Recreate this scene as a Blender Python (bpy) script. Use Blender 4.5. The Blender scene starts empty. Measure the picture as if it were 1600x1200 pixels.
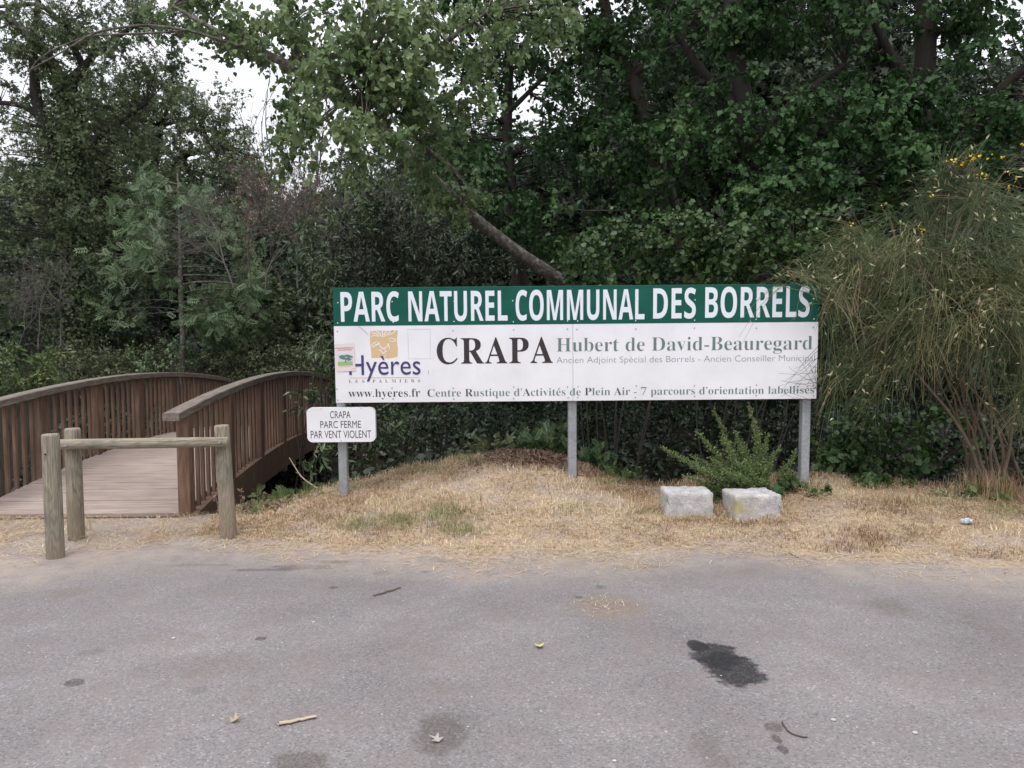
import bpy, bmesh, math, random
import numpy as np
from mathutils import Vector, Matrix

scene = bpy.context.scene
C = scene.collection

# ------------------------------------------------------------------ camera, sky, sun, exposure
CAM_H = 1.6
FPX = 1202.0                       # focal length in photograph pixels (1600 wide)
PITCH = math.radians(2.81)
ROLL = math.radians(0.5)
fw = np.array([0, math.cos(PITCH), -math.sin(PITCH)])
r0 = np.array([1.0, 0, 0]); u0 = np.array([0, math.sin(PITCH), math.cos(PITCH)])
rt = math.cos(ROLL) * r0 - math.sin(ROLL) * u0
up = math.cos(ROLL) * u0 + math.sin(ROLL) * r0
cd = bpy.data.cameras.new('camera'); cam = bpy.data.objects.new('camera', cd); C.objects.link(cam)
cd.sensor_width = 36; cd.lens = FPX / 1600 * 36; cd.clip_end = 2000; cd.clip_start = .05
cam.matrix_world = Matrix(((rt[0], up[0], -fw[0], 0), (rt[1], up[1], -fw[1], 0), (rt[2], up[2], -fw[2], CAM_H), (0, 0, 0, 1)))
scene.camera = cam

SUN_EL, SUN_AZ = math.radians(66), math.radians(200)      # azimuth clockwise from +Y: behind the camera, a little left
w = bpy.data.worlds.new('World'); scene.world = w; w.use_nodes = True
nt = w.node_tree; nt.nodes.clear()
wo = nt.nodes.new('ShaderNodeOutputWorld'); bg = nt.nodes.new('ShaderNodeBackground')
sky = nt.nodes.new('ShaderNodeTexSky'); sky.sky_type = 'NISHITA'; sky.sun_disc = False
sky.sun_elevation = SUN_EL; sky.sun_rotation = SUN_AZ
sky.air_density = 1.0; sky.dust_density = 3.0; sky.ozone_density = 1.0
hs = nt.nodes.new('ShaderNodeHueSaturation'); hs.inputs['Saturation'].default_value = .22
nt.links.new(sky.outputs[0], hs.inputs['Color'])
# cloud deck: brighter overhead than at the horizon, as an overcast sky is
wt_ = nt.nodes.new('ShaderNodeTexCoord'); wsx = nt.nodes.new('ShaderNodeSeparateXYZ'); nt.links.new(wt_.outputs['Generated'], wsx.inputs[0])
wm = nt.nodes.new('ShaderNodeMapRange'); nt.links.new(wsx.outputs['Z'], wm.inputs[0])
wm.inputs[1].default_value = 0; wm.inputs[2].default_value = 1; wm.inputs[3].default_value = 5.0; wm.inputs[4].default_value = 15.0
wn = nt.nodes.new('ShaderNodeTexNoise'); wn.inputs['Scale'].default_value = 2.2; wn.inputs['Detail'].default_value = 5; nt.links.new(wt_.outputs['Generated'], wn.inputs['Vector'])
wr = nt.nodes.new('ShaderNodeMapRange'); nt.links.new(wn.outputs['Fac'], wr.inputs[0]); wr.inputs[3].default_value = .8; wr.inputs[4].default_value = 1.2
wmul = nt.nodes.new('ShaderNodeMath'); wmul.operation = 'MULTIPLY'; nt.links.new(wm.outputs[0], wmul.inputs[0]); nt.links.new(wr.outputs[0], wmul.inputs[1])
wcol = nt.nodes.new('ShaderNodeVectorMath'); wcol.operation = 'SCALE'; wcol.inputs[0].default_value = (.97, .985, 1.06); nt.links.new(wmul.outputs[0], wcol.inputs['Scale'])
wmix = nt.nodes.new('ShaderNodeMix'); wmix.data_type = 'RGBA'; wmix.inputs[0].default_value = .75
nt.links.new(hs.outputs[0], wmix.inputs[6]); nt.links.new(wcol.outputs[0], wmix.inputs[7]); nt.links.new(wmix.outputs[2], bg.inputs['Color'])
bg.inputs['Strength'].default_value = .12
nt.links.new(bg.outputs[0], wo.inputs[0])
sl = bpy.data.lights.new('sun', 'SUN'); sl.energy = 1.0; sl.angle = math.radians(25); sl.color = (1, .96, .9)
so = bpy.data.objects.new('sun', sl); C.objects.link(so)
sd = Vector((math.sin(SUN_AZ) * math.cos(SUN_EL), math.cos(SUN_AZ) * math.cos(SUN_EL), math.sin(SUN_EL)))
so.rotation_euler = (-sd).to_track_quat('-Z', 'Y').to_euler(); so.location = (0, -10, 20)
vs = scene.view_settings; vs.view_transform = 'Standard'; vs.look = 'None'; vs.gamma = 1; vs.exposure = 0.55
cy = scene.cycles
cy.max_bounces = 6; cy.diffuse_bounces = 3; cy.glossy_bounces = 2; cy.transmission_bounces = 3; cy.transparent_max_bounces = 4

# ------------------------------------------------------------------ helpers
def ray(px, py):
    d = fw * FPX + rt * (px - 800) + up * (600 - py)
    return d

def at(px, py, Y):
    d = ray(px, py)
    return np.array([0, 0, CAM_H]) + d * (Y / d[1])

def on_z(px, py, z=0.0):
    d = ray(px, py)
    return np.array([0, 0, CAM_H]) + d * ((z - CAM_H) / d[2])

def tag(o, label=None, cat=None, group=None, kind=None):
    if label: o['label'] = label
    if cat: o['category'] = cat
    if group: o['group'] = group
    if kind: o['kind'] = kind
    return o

def empty(name, loc, label=None, cat=None, group=None):
    o = bpy.data.objects.new(name, None); C.objects.link(o); o.location = loc; o.empty_display_size = .2
    return tag(o, label, cat, group)

def mesh_np(name, V, Fs, mat, parent=None, tints=None, smooth=False, local=False):
    """V (N,3) world coordinates; Fs list of (M,k) index arrays; tints list of (M,) per-face values."""
    V = np.asarray(V, dtype=np.float32)
    if parent is not None and not local:
        V = V - np.array(parent.location, dtype=np.float32)
    me = bpy.data.meshes.new(name)
    me.vertices.add(len(V)); me.vertices.foreach_set('co', V.ravel())
    idx = np.concatenate([np.asarray(f).ravel() for f in Fs]).astype(np.int32)
    tot = np.concatenate([np.full(len(f), f.shape[1]) for f in Fs]).astype(np.int32)
    st = np.concatenate([[0], np.cumsum(tot)[:-1]]).astype(np.int32)
    me.loops.add(len(idx)); me.loops.foreach_set('vertex_index', idx)
    me.polygons.add(len(tot)); me.polygons.foreach_set('loop_start', st); me.polygons.foreach_set('loop_total', tot)
    if smooth: me.polygons.foreach_set('use_smooth', np.ones(len(tot), dtype=bool))
    if tints is not None:
        a = me.attributes.new('tint', 'FLOAT', 'FACE'); a.data.foreach_set('value', np.concatenate(tints).astype(np.float32))
    me.update(calc_edges=True)
    mats = mat if isinstance(mat, (list, tuple)) else [mat]
    for m in mats: me.materials.append(m)
    o = bpy.data.objects.new(name, me); C.objects.link(o)
    if parent is not None: o.parent = parent
    return o

def obj(name, bm, mat, parent=None, smooth=False):
    """bm in world coordinates."""
    if parent is not None:
        off = Vector(parent.location)
        if parent.parent is not None: off = off + Vector(parent.parent.location)
        for v in bm.verts: v.co -= off
    me = bpy.data.meshes.new(name); bm.normal_update(); bm.to_mesh(me); bm.free()
    if smooth: me.polygons.foreach_set('use_smooth', np.ones(len(me.polygons), dtype=bool))
    me.materials.append(mat)
    o = bpy.data.objects.new(name, me); C.objects.link(o)
    if parent is not None: o.parent = parent
    return o

def box(bm, c, s, bev=0, M=None, seg=1):
    """box centre c, full size s, optional 3x3 rotation M."""
    r = bmesh.ops.create_cube(bm, size=1)
    vs_ = r['verts']
    for v in vs_:
        p = Vector((v.co.x * s[0], v.co.y * s[1], v.co.z * s[2]))
        v.co = p
    if bev:
        ed = list({e for v in vs_ for e in v.link_edges})
        g = bmesh.ops.bevel(bm, geom=ed, offset=bev, segments=seg, affect='EDGES', profile=.5)
        vs_ = list({v for f in g['faces'] for v in f.verts} | {v for v in vs_ if v.is_valid})
    for v in vs_:
        if M is not None: v.co = M @ v.co
        v.co += Vector(c)
    return vs_

def cyl(bm, a, b, ra, rb, n=24, rings=8, round_top=.0, jit=0, seed=0):
    """closed round bar from a to b with rounded end at b."""
    rs = random.Random(seed)
    a = Vector(a); b = Vector(b); d = (b - a); L = d.length; d.normalize()
    q = d.to_track_quat('Z', 'Y')
    prof = [(0, ra * .98)]
    for i in range(1, rings): prof.append((L * i / rings, ra + (rb - ra) * i / rings))
    if round_top: prof += [(L - round_top, rb), (L - round_top * .4, rb * .96), (L, rb * .86)]
    else: prof.append((L, rb))
    ph = [rs.uniform(0, 6.28) for _ in range(4)]
    ringv = []
    for z, r in prof:
        row = []
        for k in range(n):
            t = 2 * math.pi * k / n
            rr = r * (1 + jit * (math.sin(2 * t + ph[0] + z * 2) + .6 * math.sin(3 * t + ph[1] - z * 3)))
            row.append(bm.verts.new(a + q @ Vector((rr * math.cos(t), rr * math.sin(t), z))))
        ringv.append(row)
    for i in range(len(ringv) - 1):
        for k in range(n):
            bm.faces.new((ringv[i][k], ringv[i][(k + 1) % n], ringv[i + 1][(k + 1) % n], ringv[i + 1][k]))
    bm.faces.new(list(reversed(ringv[0]))); bm.faces.new(ringv[-1])

# ------------------------------------------------------------------ materials
def new_mat(name):
    m = bpy.data.materials.new(name); m.use_nodes = True
    n = m.node_tree; b = n.nodes['Principled BSDF']
    return m, n, b

def N(n, t, **kw):
    x = n.nodes.new(t)
    for k, v in kw.items(): setattr(x, k, v)
    return x

def ramp(n, cols, inp, pos=None):
    r = N(n, 'ShaderNodeValToRGB'); e = r.color_ramp.elements
    while len(e) < len(cols): e.new(.5)
    for i, c in enumerate(cols):
        e[i].position = pos[i] if pos else i / (len(cols) - 1)
        e[i].color = (*c, 1)
    n.links.new(inp, r.inputs[0]); return r.outputs[0]

def noise(n, scale, detail=4, rough=.55, coord='Object', stretch=None, dist=0):
    t = N(n, 'ShaderNodeTexCoord'); x = N(n, 'ShaderNodeTexNoise')
    x.inputs['Scale'].default_value = scale; x.inputs['Detail'].default_value = detail
    x.inputs['Roughness'].default_value = rough; x.inputs['Distortion'].default_value = dist
    src = t.outputs[coord]
    if stretch:
        mp = N(n, 'ShaderNodeMapping'); mp.inputs['Scale'].default_value = stretch
        n.links.new(src, mp.inputs[0]); src = mp.outputs[0]
    n.links.new(src, x.inputs['Vector']); return x.outputs['Fac']

def bump(n, b, h, strength=.3, dist=.01):
    bp = N(n, 'ShaderNodeBump'); bp.inputs['Strength'].default_value = strength; bp.inputs['Distance'].default_value = dist
    n.links.new(h, bp.inputs['Height']); n.links.new(bp.outputs[0], b.inputs['Normal'])

def mixc(n, fac, a, b, mode='MIX'):
    x = N(n, 'ShaderNodeMix', data_type='RGBA', blend_type=mode)
    for s, v in ((x.inputs[0], fac), (x.inputs[6], a), (x.inputs[7], b)):
        if hasattr(v, 'is_output'): n.links.new(v, s)
        elif isinstance(v, (int, float)): s.default_value = v
        else: s.default_value = (*v, 1)
    return x.outputs[2]

def math_(n, op, a, b=None, clamp=False):
    x = N(n, 'ShaderNodeMath', operation=op); x.use_clamp = clamp
    for s, v in zip(x.inputs, (a, b)):
        if v is None: continue
        if hasattr(v, 'is_output'): n.links.new(v, s)
        else: s.default_value = v
    return x.outputs[0]

def leaf_mat(name, cols, rough=.5, trans=.22, spec=.35):
    m, n, b = new_mat(name)
    a = N(n, 'ShaderNodeAttribute', attribute_name='tint')
    col = ramp(n, cols, a.outputs['Fac'])
    n.links.new(col, b.inputs['Base Color']); b.inputs['Roughness'].default_value = rough
    b.inputs['Specular IOR Level'].default_value = spec
    if trans:
        t = N(n, 'ShaderNodeBsdfTranslucent'); mx = N(n, 'ShaderNodeMixShader'); mx.inputs[0].default_value = trans
        g = N(n, 'ShaderNodeHueSaturation'); g.inputs['Value'].default_value = 1.3; n.links.new(col, g.inputs['Color'])
        n.links.new(g.outputs[0], t.inputs[0])
        n.links.new(b.outputs[0], mx.inputs[1]); n.links.new(t.outputs[0], mx.inputs[2])
        n.links.new(mx.outputs[0], n.nodes['Material Output'].inputs[0])
    return m

def simple_noise_mat(name, cols, scale, rough=.8, stretch=None, bs=.3, bd=.01, detail=5, pos=None, dist=0):
    m, n, b = new_mat(name)
    f = noise(n, scale, detail, .6, stretch=stretch, dist=dist)
    n.links.new(ramp(n, cols, f, pos), b.inputs['Base Color']); b.inputs['Roughness'].default_value = rough
    if bs: bump(n, b, f, bs, bd)
    return m

def flat_mat(name, c, rough=.5, spec=.4, metal=0):
    m, n, b = new_mat(name); b.inputs['Base Color'].default_value = (*c, 1); b.inputs['Roughness'].default_value = rough
    b.inputs['Specular IOR Level'].default_value = spec; b.inputs['Metallic'].default_value = metal
    return m

M = {}
M['poplar'] = leaf_mat('poplar_leaf', [(.06, .11, .042), (.112, .172, .068), (.195, .255, .115)], .45, .3, .25)  # lit copy of the poplar leaf: open-sky light put into the paler colour
M['poplar_shaded'] = leaf_mat('poplar_shaded_leaf', [(.014, .042, .014), (.036, .084, .027), (.082, .155, .05)], .5, .2, .22)  # shaded copy of the poplar leaf: shade put into the darker colour
M['oak'] = leaf_mat('oak_leaf', [(.06, .088, .04), (.112, .15, .072), (.18, .22, .12)], .5, .25, .25)
M['ash'] = leaf_mat('ash_leaf', [(.06, .108, .048), (.115, .18, .085), (.21, .28, .15)], .45, .22)
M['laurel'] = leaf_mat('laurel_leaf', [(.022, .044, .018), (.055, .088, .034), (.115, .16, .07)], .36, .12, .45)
M['bay'] = leaf_mat('bay_leaf', [(.009, .019, .009), (.021, .038, .016), (.046, .07, .03)], .42, .12, .4)  # leaf colour taken darker to stand in for shade under the board
M['ivy'] = leaf_mat('ivy_leaf', [(.02, .05, .016), (.048, .095, .03), (.1, .155, .055)], .42, .15)
M['bramble'] = leaf_mat('bramble_leaf', [(.055, .075, .034), (.105, .13, .06), (.18, .185, .1)], .5, .2)
M['bright'] = leaf_mat('bright_leaf', [(.05, .085, .026), (.09, .135, .042), (.16, .2, .07)], .42, .25)
M['dead_leaf'] = leaf_mat('dead_leaf', [(.12, .07, .052), (.2, .12, .09), (.29, .2, .155)], .7, .15, .2)
M['far'] = leaf_mat('far_leaf', [(.024, .04, .023), (.045, .068, .038), (.08, .105, .06)], .55, .15)
M['broom'] = leaf_mat('broom_rod', [(.065, .1, .045), (.14, .175, .08), (.26, .245, .12), (.38, .28, .14)], .5, .1, .3)
M['pod'] = leaf_mat('broom_pod', [(.28, .27, .13), (.46, .42, .24), (.62, .57, .38)], .6, .1, .3)
M['petal'] = leaf_mat('broom_petal', [(.6, .37, .02), (.78, .53, .03), (.8, .6, .06)], .5, .2, .2)
M['sage'] = leaf_mat('feathery_leaf', [(.085, .145, .045), (.145, .215, .072), (.23, .3, .12)], .55, .2, .3)
M['straw'] = leaf_mat('straw_blade', [(.24, .145, .083), (.5, .372, .233), (.76, .645, .46)], .7, .15, .2)
M['green_blade'] = leaf_mat('green_blade', [(.14, .16, .07), (.24, .255, .115), (.42, .39, .2)], .6, .2, .2)
M['bark'] = simple_noise_mat('bark', [(.03, .024, .02), (.075, .06, .05), (.13, .108, .09)], 9, .9, (1, 1, .35), .6, .03)
M['bark_pale'] = simple_noise_mat('bark_pale', [(.036, .03, .025), (.095, .082, .069), (.32, .29, .25)], 16, .9, None, 1.0, .03, 8, [.3, .5, .8])
M['bark_dark'] = simple_noise_mat('bark_dark', [(.016, .014, .012), (.035, .03, .025), (.065, .055, .045)], 8, .9, (1, 1, .3), .5, .03)
M['twig_grey'] = simple_noise_mat('twig_grey', [(.055, .048, .042), (.11, .098, .086), (.18, .165, .148)], 6, .9, None, 0)
M['stem_broom'] = simple_noise_mat('stem_broom', [(.08, .06, .04), (.15, .115, .08), (.24, .19, .135)], 14, .85, (1, 1, .3), .4, .01)
M['straw_flat'] = M['straw']

# ------------------------------------------------------------------ terrain
rng = np.random.default_rng(7)
def vnoise(x, y, seed=0):
    """smooth value noise"""
    xi = np.floor(x).astype(np.int64); yi = np.floor(y).astype(np.int64); fx = x - xi; fy = y - yi
    def h(i, j):
        n = (i * 374761393 + j * 668265263 + seed * 1274126177) & 0x7fffffff
        n = ((n ^ (n >> 13)) * 1274126177) & 0x7fffffff
        return ((n ^ (n >> 16)) & 0xffff) / 65535.0
    u = fx * fx * (3 - 2 * fx); v = fy * fy * (3 - 2 * fy)
    return (h(xi, yi) * (1 - u) + h(xi + 1, yi) * u) * (1 - v) + (h(xi, yi + 1) * (1 - u) + h(xi + 1, yi + 1) * u) * v
def fbm(x, y, seed=0, o=4):
    s = 0; a = .5
    for k in range(o): s = s + a * (vnoise(x * 2 ** k, y * 2 ** k, seed + k) - .5); a *= .5
    return s

EDGE = [(-40, 845), (0, 845), (60, 868), (150, 860), (260, 842), (350, 842), (430, 856), (530, 866), (640, 872), (750, 882), (900, 874), (1000, 872), (1100, 858), (1180, 860), (1300, 880), (1450, 884), (1600, 894), (1700, 896)]
ex, ey = zip(*[on_z(a, b)[:2] for a, b in EDGE])
CREST = [(-7.5, 7.2, .02), (-5.3, 7.15, .02), (-3.1, 7.1, .03), (-2.75, 7.15, .05)]
for px, py, Y in [(380, 795, 7.3), (430, 785, 7.4), (500, 765, 7.5), (560, 752, 7.6), (640, 735, 7.7), (720, 718, 7.7), (780, 710, 7.7), (820, 707, 7.7), (880, 712, 7.7), (930, 735, 7.6), (980, 758, 7.5), (1040, 763, 7.4), (1120, 757, 7.4), (1200, 750, 7.4), (1270, 745, 7.4), (1400, 757, 7.3), (1500, 765, 7.3), (1600, 772, 7.3), (1750, 775, 7.3)]:
    p = at(px, py, Y); CREST.append((p[0], Y, p[2]))
cx, cyy, cz = map(np.array, zip(*CREST))
def smooth(t):
    t = np.clip(t, 0, 1); return t * t * (3 - 2 * t)
def edgeY(X): return np.interp(X, ex, ey)
def ground_z(X, Y, lumps=True):
    X = np.asarray(X, float); Y = np.asarray(Y, float)
    e = edgeY(X); yc = np.interp(X, cx, cyy)
    h = sum(np.interp(X + d, cx, cz) for d in (-.12, -.04, .04, .12)) / 4
    s = np.clip((Y - e + .05) / (yc - e), 0, 1)
    front = h * (.55 * s + .45 * smooth(s))
    depth = -1.35
    t = smooth((Y - yc) / 2.1)
    z = front * (1 - t) + depth * t
    far0 = np.where(X < -2, 12.6, 11.5)
    rise = smooth((Y - far0) / 2.9)
    hill = .1 + np.clip(Y - 15.5, 0, None) * .09 + .02 * np.clip(Y - 30, 0, None)
    z = np.where(Y > far0, depth * (1 - rise) + hill * rise, z)
    if lumps:
        off = np.clip((Y - e) / .5, 0, 1)
        z = z + off * (.07 * fbm(X * 1.6, Y * 1.6, 3) + .035 * fbm(X * 7, Y * 7, 9)) * (1 - .75 * (X < -2.8)*(Y<7.4))
    return z
xs = np.concatenate([np.linspace(-220, -30, 16)[:-1], np.linspace(-30, -7, 40)[:-1], np.linspace(-7, 7, 300)[:-1], np.linspace(7, 30, 40)[:-1], np.linspace(30, 220, 16)])
ys = np.concatenate([np.linspace(-120, 0, 14)[:-1], np.linspace(0, 5, 14)[:-1], np.linspace(5, 9.6, 110)[:-1], np.linspace(9.6, 18, 34)[:-1], np.linspace(18, 60, 34)[:-1], np.linspace(60, 240, 14)])
GX, GY = np.meshgrid(xs, ys)
GZ = ground_z(GX, GY)
GZ = np.where(GY < edgeY(GX) - .02, np.minimum(GZ, -.006), GZ)
nx, ny = len(xs), len(ys)
ii = (np.arange(ny - 1)[:, None] * nx + np.arange(nx - 1)[None, :]).ravel()
gf = np.stack([ii, ii + 1, ii + 1 + nx, ii + nx], 1)
m, n, b = new_mat('ground_soil')
an = N(n, 'ShaderNodeAttribute', attribute_name='litter').outputs['Fac']
f1 = noise(n, 3.0, 6, .65); f2 = noise(n, 40, 5, .7); f3 = noise(n, 1.1, 3, .5)
dry = ramp(n, [(.19, .125, .085), (.37, .28, .19), (.52, .43, .31)], f2, [.25, .5, .75])
soil = ramp(n, [(.2, .155, .13), (.4, .345, .3)], f2, [.3, .7])
bare_ = N(n, 'ShaderNodeAttribute', attribute_name='bare').outputs['Fac']
drysoil = mixc(n, math_(n, 'MAXIMUM', ramp(n, [(0, 0, 0), (1, 1, 1)], f1, [.45, .65]), math_(n, 'MULTIPLY', bare_, ramp(n, [(.55,) * 3, (1, 1, 1)], f1, [.35, .55]))), dry, soil)
lit = ramp(n, [(.008, .006, .005), (.02, .015, .011), (.04, .03, .021)], f2, [.3, .5, .72])  # leaf litter, its colour also darkened to imitate shade in the hollow
rust = N(n, 'ShaderNodeAttribute', attribute_name='rust').outputs['Fac']
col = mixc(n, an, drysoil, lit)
col = mixc(n, rust, col, ramp(n, [(.045, .02, .012), (.13, .06, .035), (.2, .11, .07)], noise(n, 60, 4, .7), [.3, .5, .7]))
n.links.new(col, b.inputs['Base Color']); b.inputs['Roughness'].default_value = .95; b.inputs['Specular IOR Level'].default_value = .15
bump(n, b, f2, .6, .02)
M['ground'] = m
g = mesh_np('ground', np.stack([GX, GY, GZ], -1).reshape(-1, 3), [gf], M['ground'], smooth=True)
g['kind'] = 'structure'
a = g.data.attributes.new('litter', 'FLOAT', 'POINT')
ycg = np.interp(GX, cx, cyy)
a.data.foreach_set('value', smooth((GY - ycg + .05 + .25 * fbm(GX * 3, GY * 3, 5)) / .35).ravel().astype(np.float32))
a = g.data.attributes.new('bare', 'FLOAT', 'POINT')
a.data.foreach_set('value', np.maximum(smooth((-2.35 - GX + .5 * fbm(GX * 2, GY * 2, 71)) / .5) * (GY < 7.3), smooth((.28 - (GY - edgeY(GX)) + .4 * fbm(GX * 3, GY * 3, 72)) / .3)).ravel().astype(np.float32))
a = g.data.attributes.new('rust', 'FLOAT', 'POINT')
pr = at(835, 712, 7.65); pr2 = at(930, 735, 7.55)
rr = np.minimum(np.hypot((GX - pr[0]) / .55, (GY - pr[1] + .08) / .34), np.hypot((GX - pr2[0]) / .35, (GY - pr2[1]) / .2)) + .8 * fbm(GX * 5, GY * 5, 21)
a.data.foreach_set('value', smooth((1.05 - rr) / .4).ravel().astype(np.float32))

def hit(px, py):
    d = ray(px, py); d = d / d[1]; t = np.arange(4.0, 9.0, .01)
    g_ = ground_z(d[0] * t, t, False); k = np.argmax(CAM_H + d[2] * t <= g_); return t[k] if (CAM_H + d[2] * t <= g_).any() else 6.5
# road: asphalt sheet 4 mm above the ground, ragged edge
rx = np.concatenate([np.linspace(-120, -8, 30)[:-1], np.linspace(-8, 8, 500)[:-1], np.linspace(8, 120, 30)])
rag = edgeY(rx) + .16 * fbm(rx * 3, rx * 0, 31) + .1 * fbm(rx * 14, rx * 0 + 4, 33)
tv = np.concatenate([np.linspace(0, .9, 16)[:-1], np.linspace(.9, 1, 22)])
RX = np.repeat(rx[None], len(tv), 0); RY = -60 + (rag[None] + 60) * tv[:, None]
RZ = np.full_like(RX, .004) + np.clip(ground_z(RX, RY, False), 0, None)
n2 = len(rx); jj = (np.arange(len(tv) - 1)[:, None] * n2 + np.arange(n2 - 1)[None]).ravel()
m, n, b = new_mat('asphalt')
tc = N(n, 'ShaderNodeTexCoord').outputs['Object']
vor = N(n, 'ShaderNodeTexVoronoi'); vor.inputs['Scale'].default_value = 120; n.links.new(tc, vor.inputs['Vector'])
sep = N(n, 'ShaderNodeSeparateColor'); n.links.new(vor.outputs['Color'], sep.inputs[0])
agg = ramp(n, [(.138, .128, .126), (.19, .177, .175), (.214, .2, .198), (.29, .272, .27)], sep.outputs[0], [.04, .3, .85, 1])
big = noise(n, .9, 5, .6); mid = noise(n, 3.5, 5, .65)
col = mixc(n, 1.0, agg, ramp(n, [(.8, .79, .8), (1.12, 1.11, 1.12)], big, [.33, .67]), 'MULTIPLY')
col = mixc(n, math_(n, 'MULTIPLY', ramp(n, [(0, 0, 0), (1, 1, 1)], mid, [.47, .7]), .5), col, (.185, .145, .138))
fine = noise(n, 420, 2, .5)
col = mixc(n, 1.0, col, ramp(n, [(.84, .84, .84), (1.14, 1.14, 1.14)], fine, [.3, .7]), 'MULTIPLY')
# stains with shapes of their own: (px, py, rx, ry, colour, edge softness, wobble, strength)
STAINS = [(1118, 1024, 38, 21, (.018, .018, .02), .32, .55, .92), (1142, 1047, 46, 26, (.017, .017, .019), .32, .55, .92), (1090, 1010, 17, 9, (.018, .018, .02), .3, .55, .93),
          (690, 1148, 38, 34, (.075, .062, .055), .6, .5, .75), (470, 1192, 40, 18, (.075, .06, .052), .5, .6, .75), (117, 1068, 15, 6, (.05, .04, .036), .3, .5, .85),
          (1108, 1172, 26, 30, (.11, .09, .08), .8, .5, .5), (1222, 1172, 9, 7, (.04, .03, .03), .4, .5, .85), (1214, 1156, 7, 8, (.05, .04, .037), .4, .5, .8), (1207, 1138, 16, 7, (.06, .045, .04), .5, .7, .7),
          (831, 878, 12, 2.6, (.05, .042, .042), .4, .4, .8), (598, 896, 16, 4, (.09, .075, .068), .5, .5, .7), (664, 894, 9, 2.6, (.07, .05, .045), .5, .5, .75), (521, 919, 7, 2, (.05, .045, .045), .4, .4, .8),
          (408, 999, 8, 3, (.035, .033, .033), .35, .5, .85), (310, 1080, 16, 7, (.1, .092, .09), .7, .5, .5), (146, 1020, 18, 5, (.1, .093, .09), .7, .5, .5), (950, 948, 56, 20, (.2, .15, .1), .8, .5, .6), (108, 927, 26, 8, (.15, .115, .085), .8, .5, .5),
          (470, 887, 50, 4, (.045, .042, .045), .5, .9, .9), (420, 891, 60, 2.2, (.055, .05, .052), .6, .8, .85), (520, 879, 26, 2.5, (.05, .046, .05), .5, .9, .85), (300, 884, 60, 1.6, (.09, .08, .08), .7, .8, .7), (270, 876, 22, 2.0, (.09, .08, .08), .7, .8, .6), (905, 934, 6, 2, (.06, .05, .045), .4, .4, .8), (936, 918, 7, 3, (.08, .065, .06), .4, .5, .7), (1390, 950, 30, 14, (.115, .09, .08), .9, .8, .45), (1530, 975, 26, 22, (.12, .1, .09), .9, .8, .4), (330, 1040, 120, 16, (.135, .105, .095), 1.0, .8, .4),(640,1000,70,30,(.14,.108,.1),1.,.9,.35)]
wob = N(n, 'ShaderNodeTexNoise'); wob.inputs['Scale'].default_value = 9; wob.inputs['Detail'].default_value = 5; wob.inputs['Roughness'].default_value = .7; n.links.new(tc, wob.inputs['Vector'])
wet = None
for (px, py, a_, b_, c_, soft, wb, stg) in STAINS:
    p = on_z(px, py); hw = on_z(px + a_, py)[0] - p[0]; hd = (on_z(px, py - b_)[1] - on_z(px, py + b_)[1]) / 2
    v1 = N(n, 'ShaderNodeVectorMath', operation='SUBTRACT'); n.links.new(tc, v1.inputs[0]); v1.inputs[1].default_value = (p[0], p[1], 0)
    v2 = N(n, 'ShaderNodeVectorMath', operation='MULTIPLY'); n.links.new(v1.outputs[0], v2.inputs[0]); v2.inputs[1].default_value = (1 / hw, 1 / hd, 0)
    ln = N(n, 'ShaderNodeVectorMath', operation='LENGTH'); n.links.new(v2.outputs[0], ln.inputs[0])
    q = math_(n, 'ADD', ln.outputs['Value'], math_(n, 'MULTIPLY', math_(n, 'SUBTRACT', wob.outputs['Fac'], .5), wb * 3))
    mr = N(n, 'ShaderNodeMapRange'); mr.interpolation_type = 'SMOOTHSTEP'
    n.links.new(q, mr.inputs[0]); mr.inputs[1].default_value = 1 + soft / 2; mr.inputs[2].default_value = 1 - soft / 2; mr.inputs[3].default_value = 0; mr.inputs[4].default_value = stg
    fac = mr.outputs[0]
    if stg >= .92: fac = math_(n, 'MULTIPLY', fac, ramp(n, [(.72,) * 3, (1, 1, 1)], sep.outputs[1], [.05, .3]))
    if stg < .92: fac = math_(n, 'MULTIPLY', fac, ramp(n, [(.45,) * 3, (1, 1, 1)], sep.outputs[1]))
    col = mixc(n, fac, col, c_)
    if stg >= .92: wet = fac if wet is None else math_(n, 'MAXIMUM', wet, fac)
dust = N(n, 'ShaderNodeAttribute', attribute_name='dust').outputs['Fac']
dm = math_(n, 'MULTIPLY', dust, ramp(n, [(.25,) * 3, (1, 1, 1)], noise(n, 5, 5, .7), [.35, .62]), True)
col = mixc(n, dm, col, ramp(n, [(.26, .21, .175), (.38, .32, .265)], noise(n, 60, 3, .6)))
# pale specks of grit
sp = N(n, 'ShaderNodeTexVoronoi'); sp.inputs['Scale'].default_value = 16; n.links.new(tc, sp.inputs['Vector'])
spk = ramp(n, [(1, 1, 1), (0, 0, 0)], sp.outputs['Distance'], [.06, .1])
sc_ = N(n, 'ShaderNodeSeparateColor'); n.links.new(sp.outputs['Color'], sc_.inputs[0])
col = mixc(n, math_(n, 'MULTIPLY', spk, math_(n, 'GREATER_THAN', sc_.outputs[0], .72)), col, (.42, .4, .37))
n.links.new(col, b.inputs['Base Color'])
ro = math_(n, 'SUBTRACT', .9, math_(n, 'MULTIPLY', wet, .38)); n.links.new(ro, b.inputs['Roughness']); b.inputs['Specular IOR Level'].default_value = .25
bump(n, b, math_(n, 'ADD', sep.outputs[2], fine), .35, .004)
M['asphalt'] = m
rd = mesh_np('road', np.stack([RX, RY, RZ], -1).reshape(-1, 3), [np.stack([jj, jj + 1, jj + 1 + n2, jj + n2], 1)], m, smooth=True)
rd['kind'] = 'structure'
a = rd.data.attributes.new('dust', 'FLOAT', 'POINT')
dd = rag[None] - RY
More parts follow.
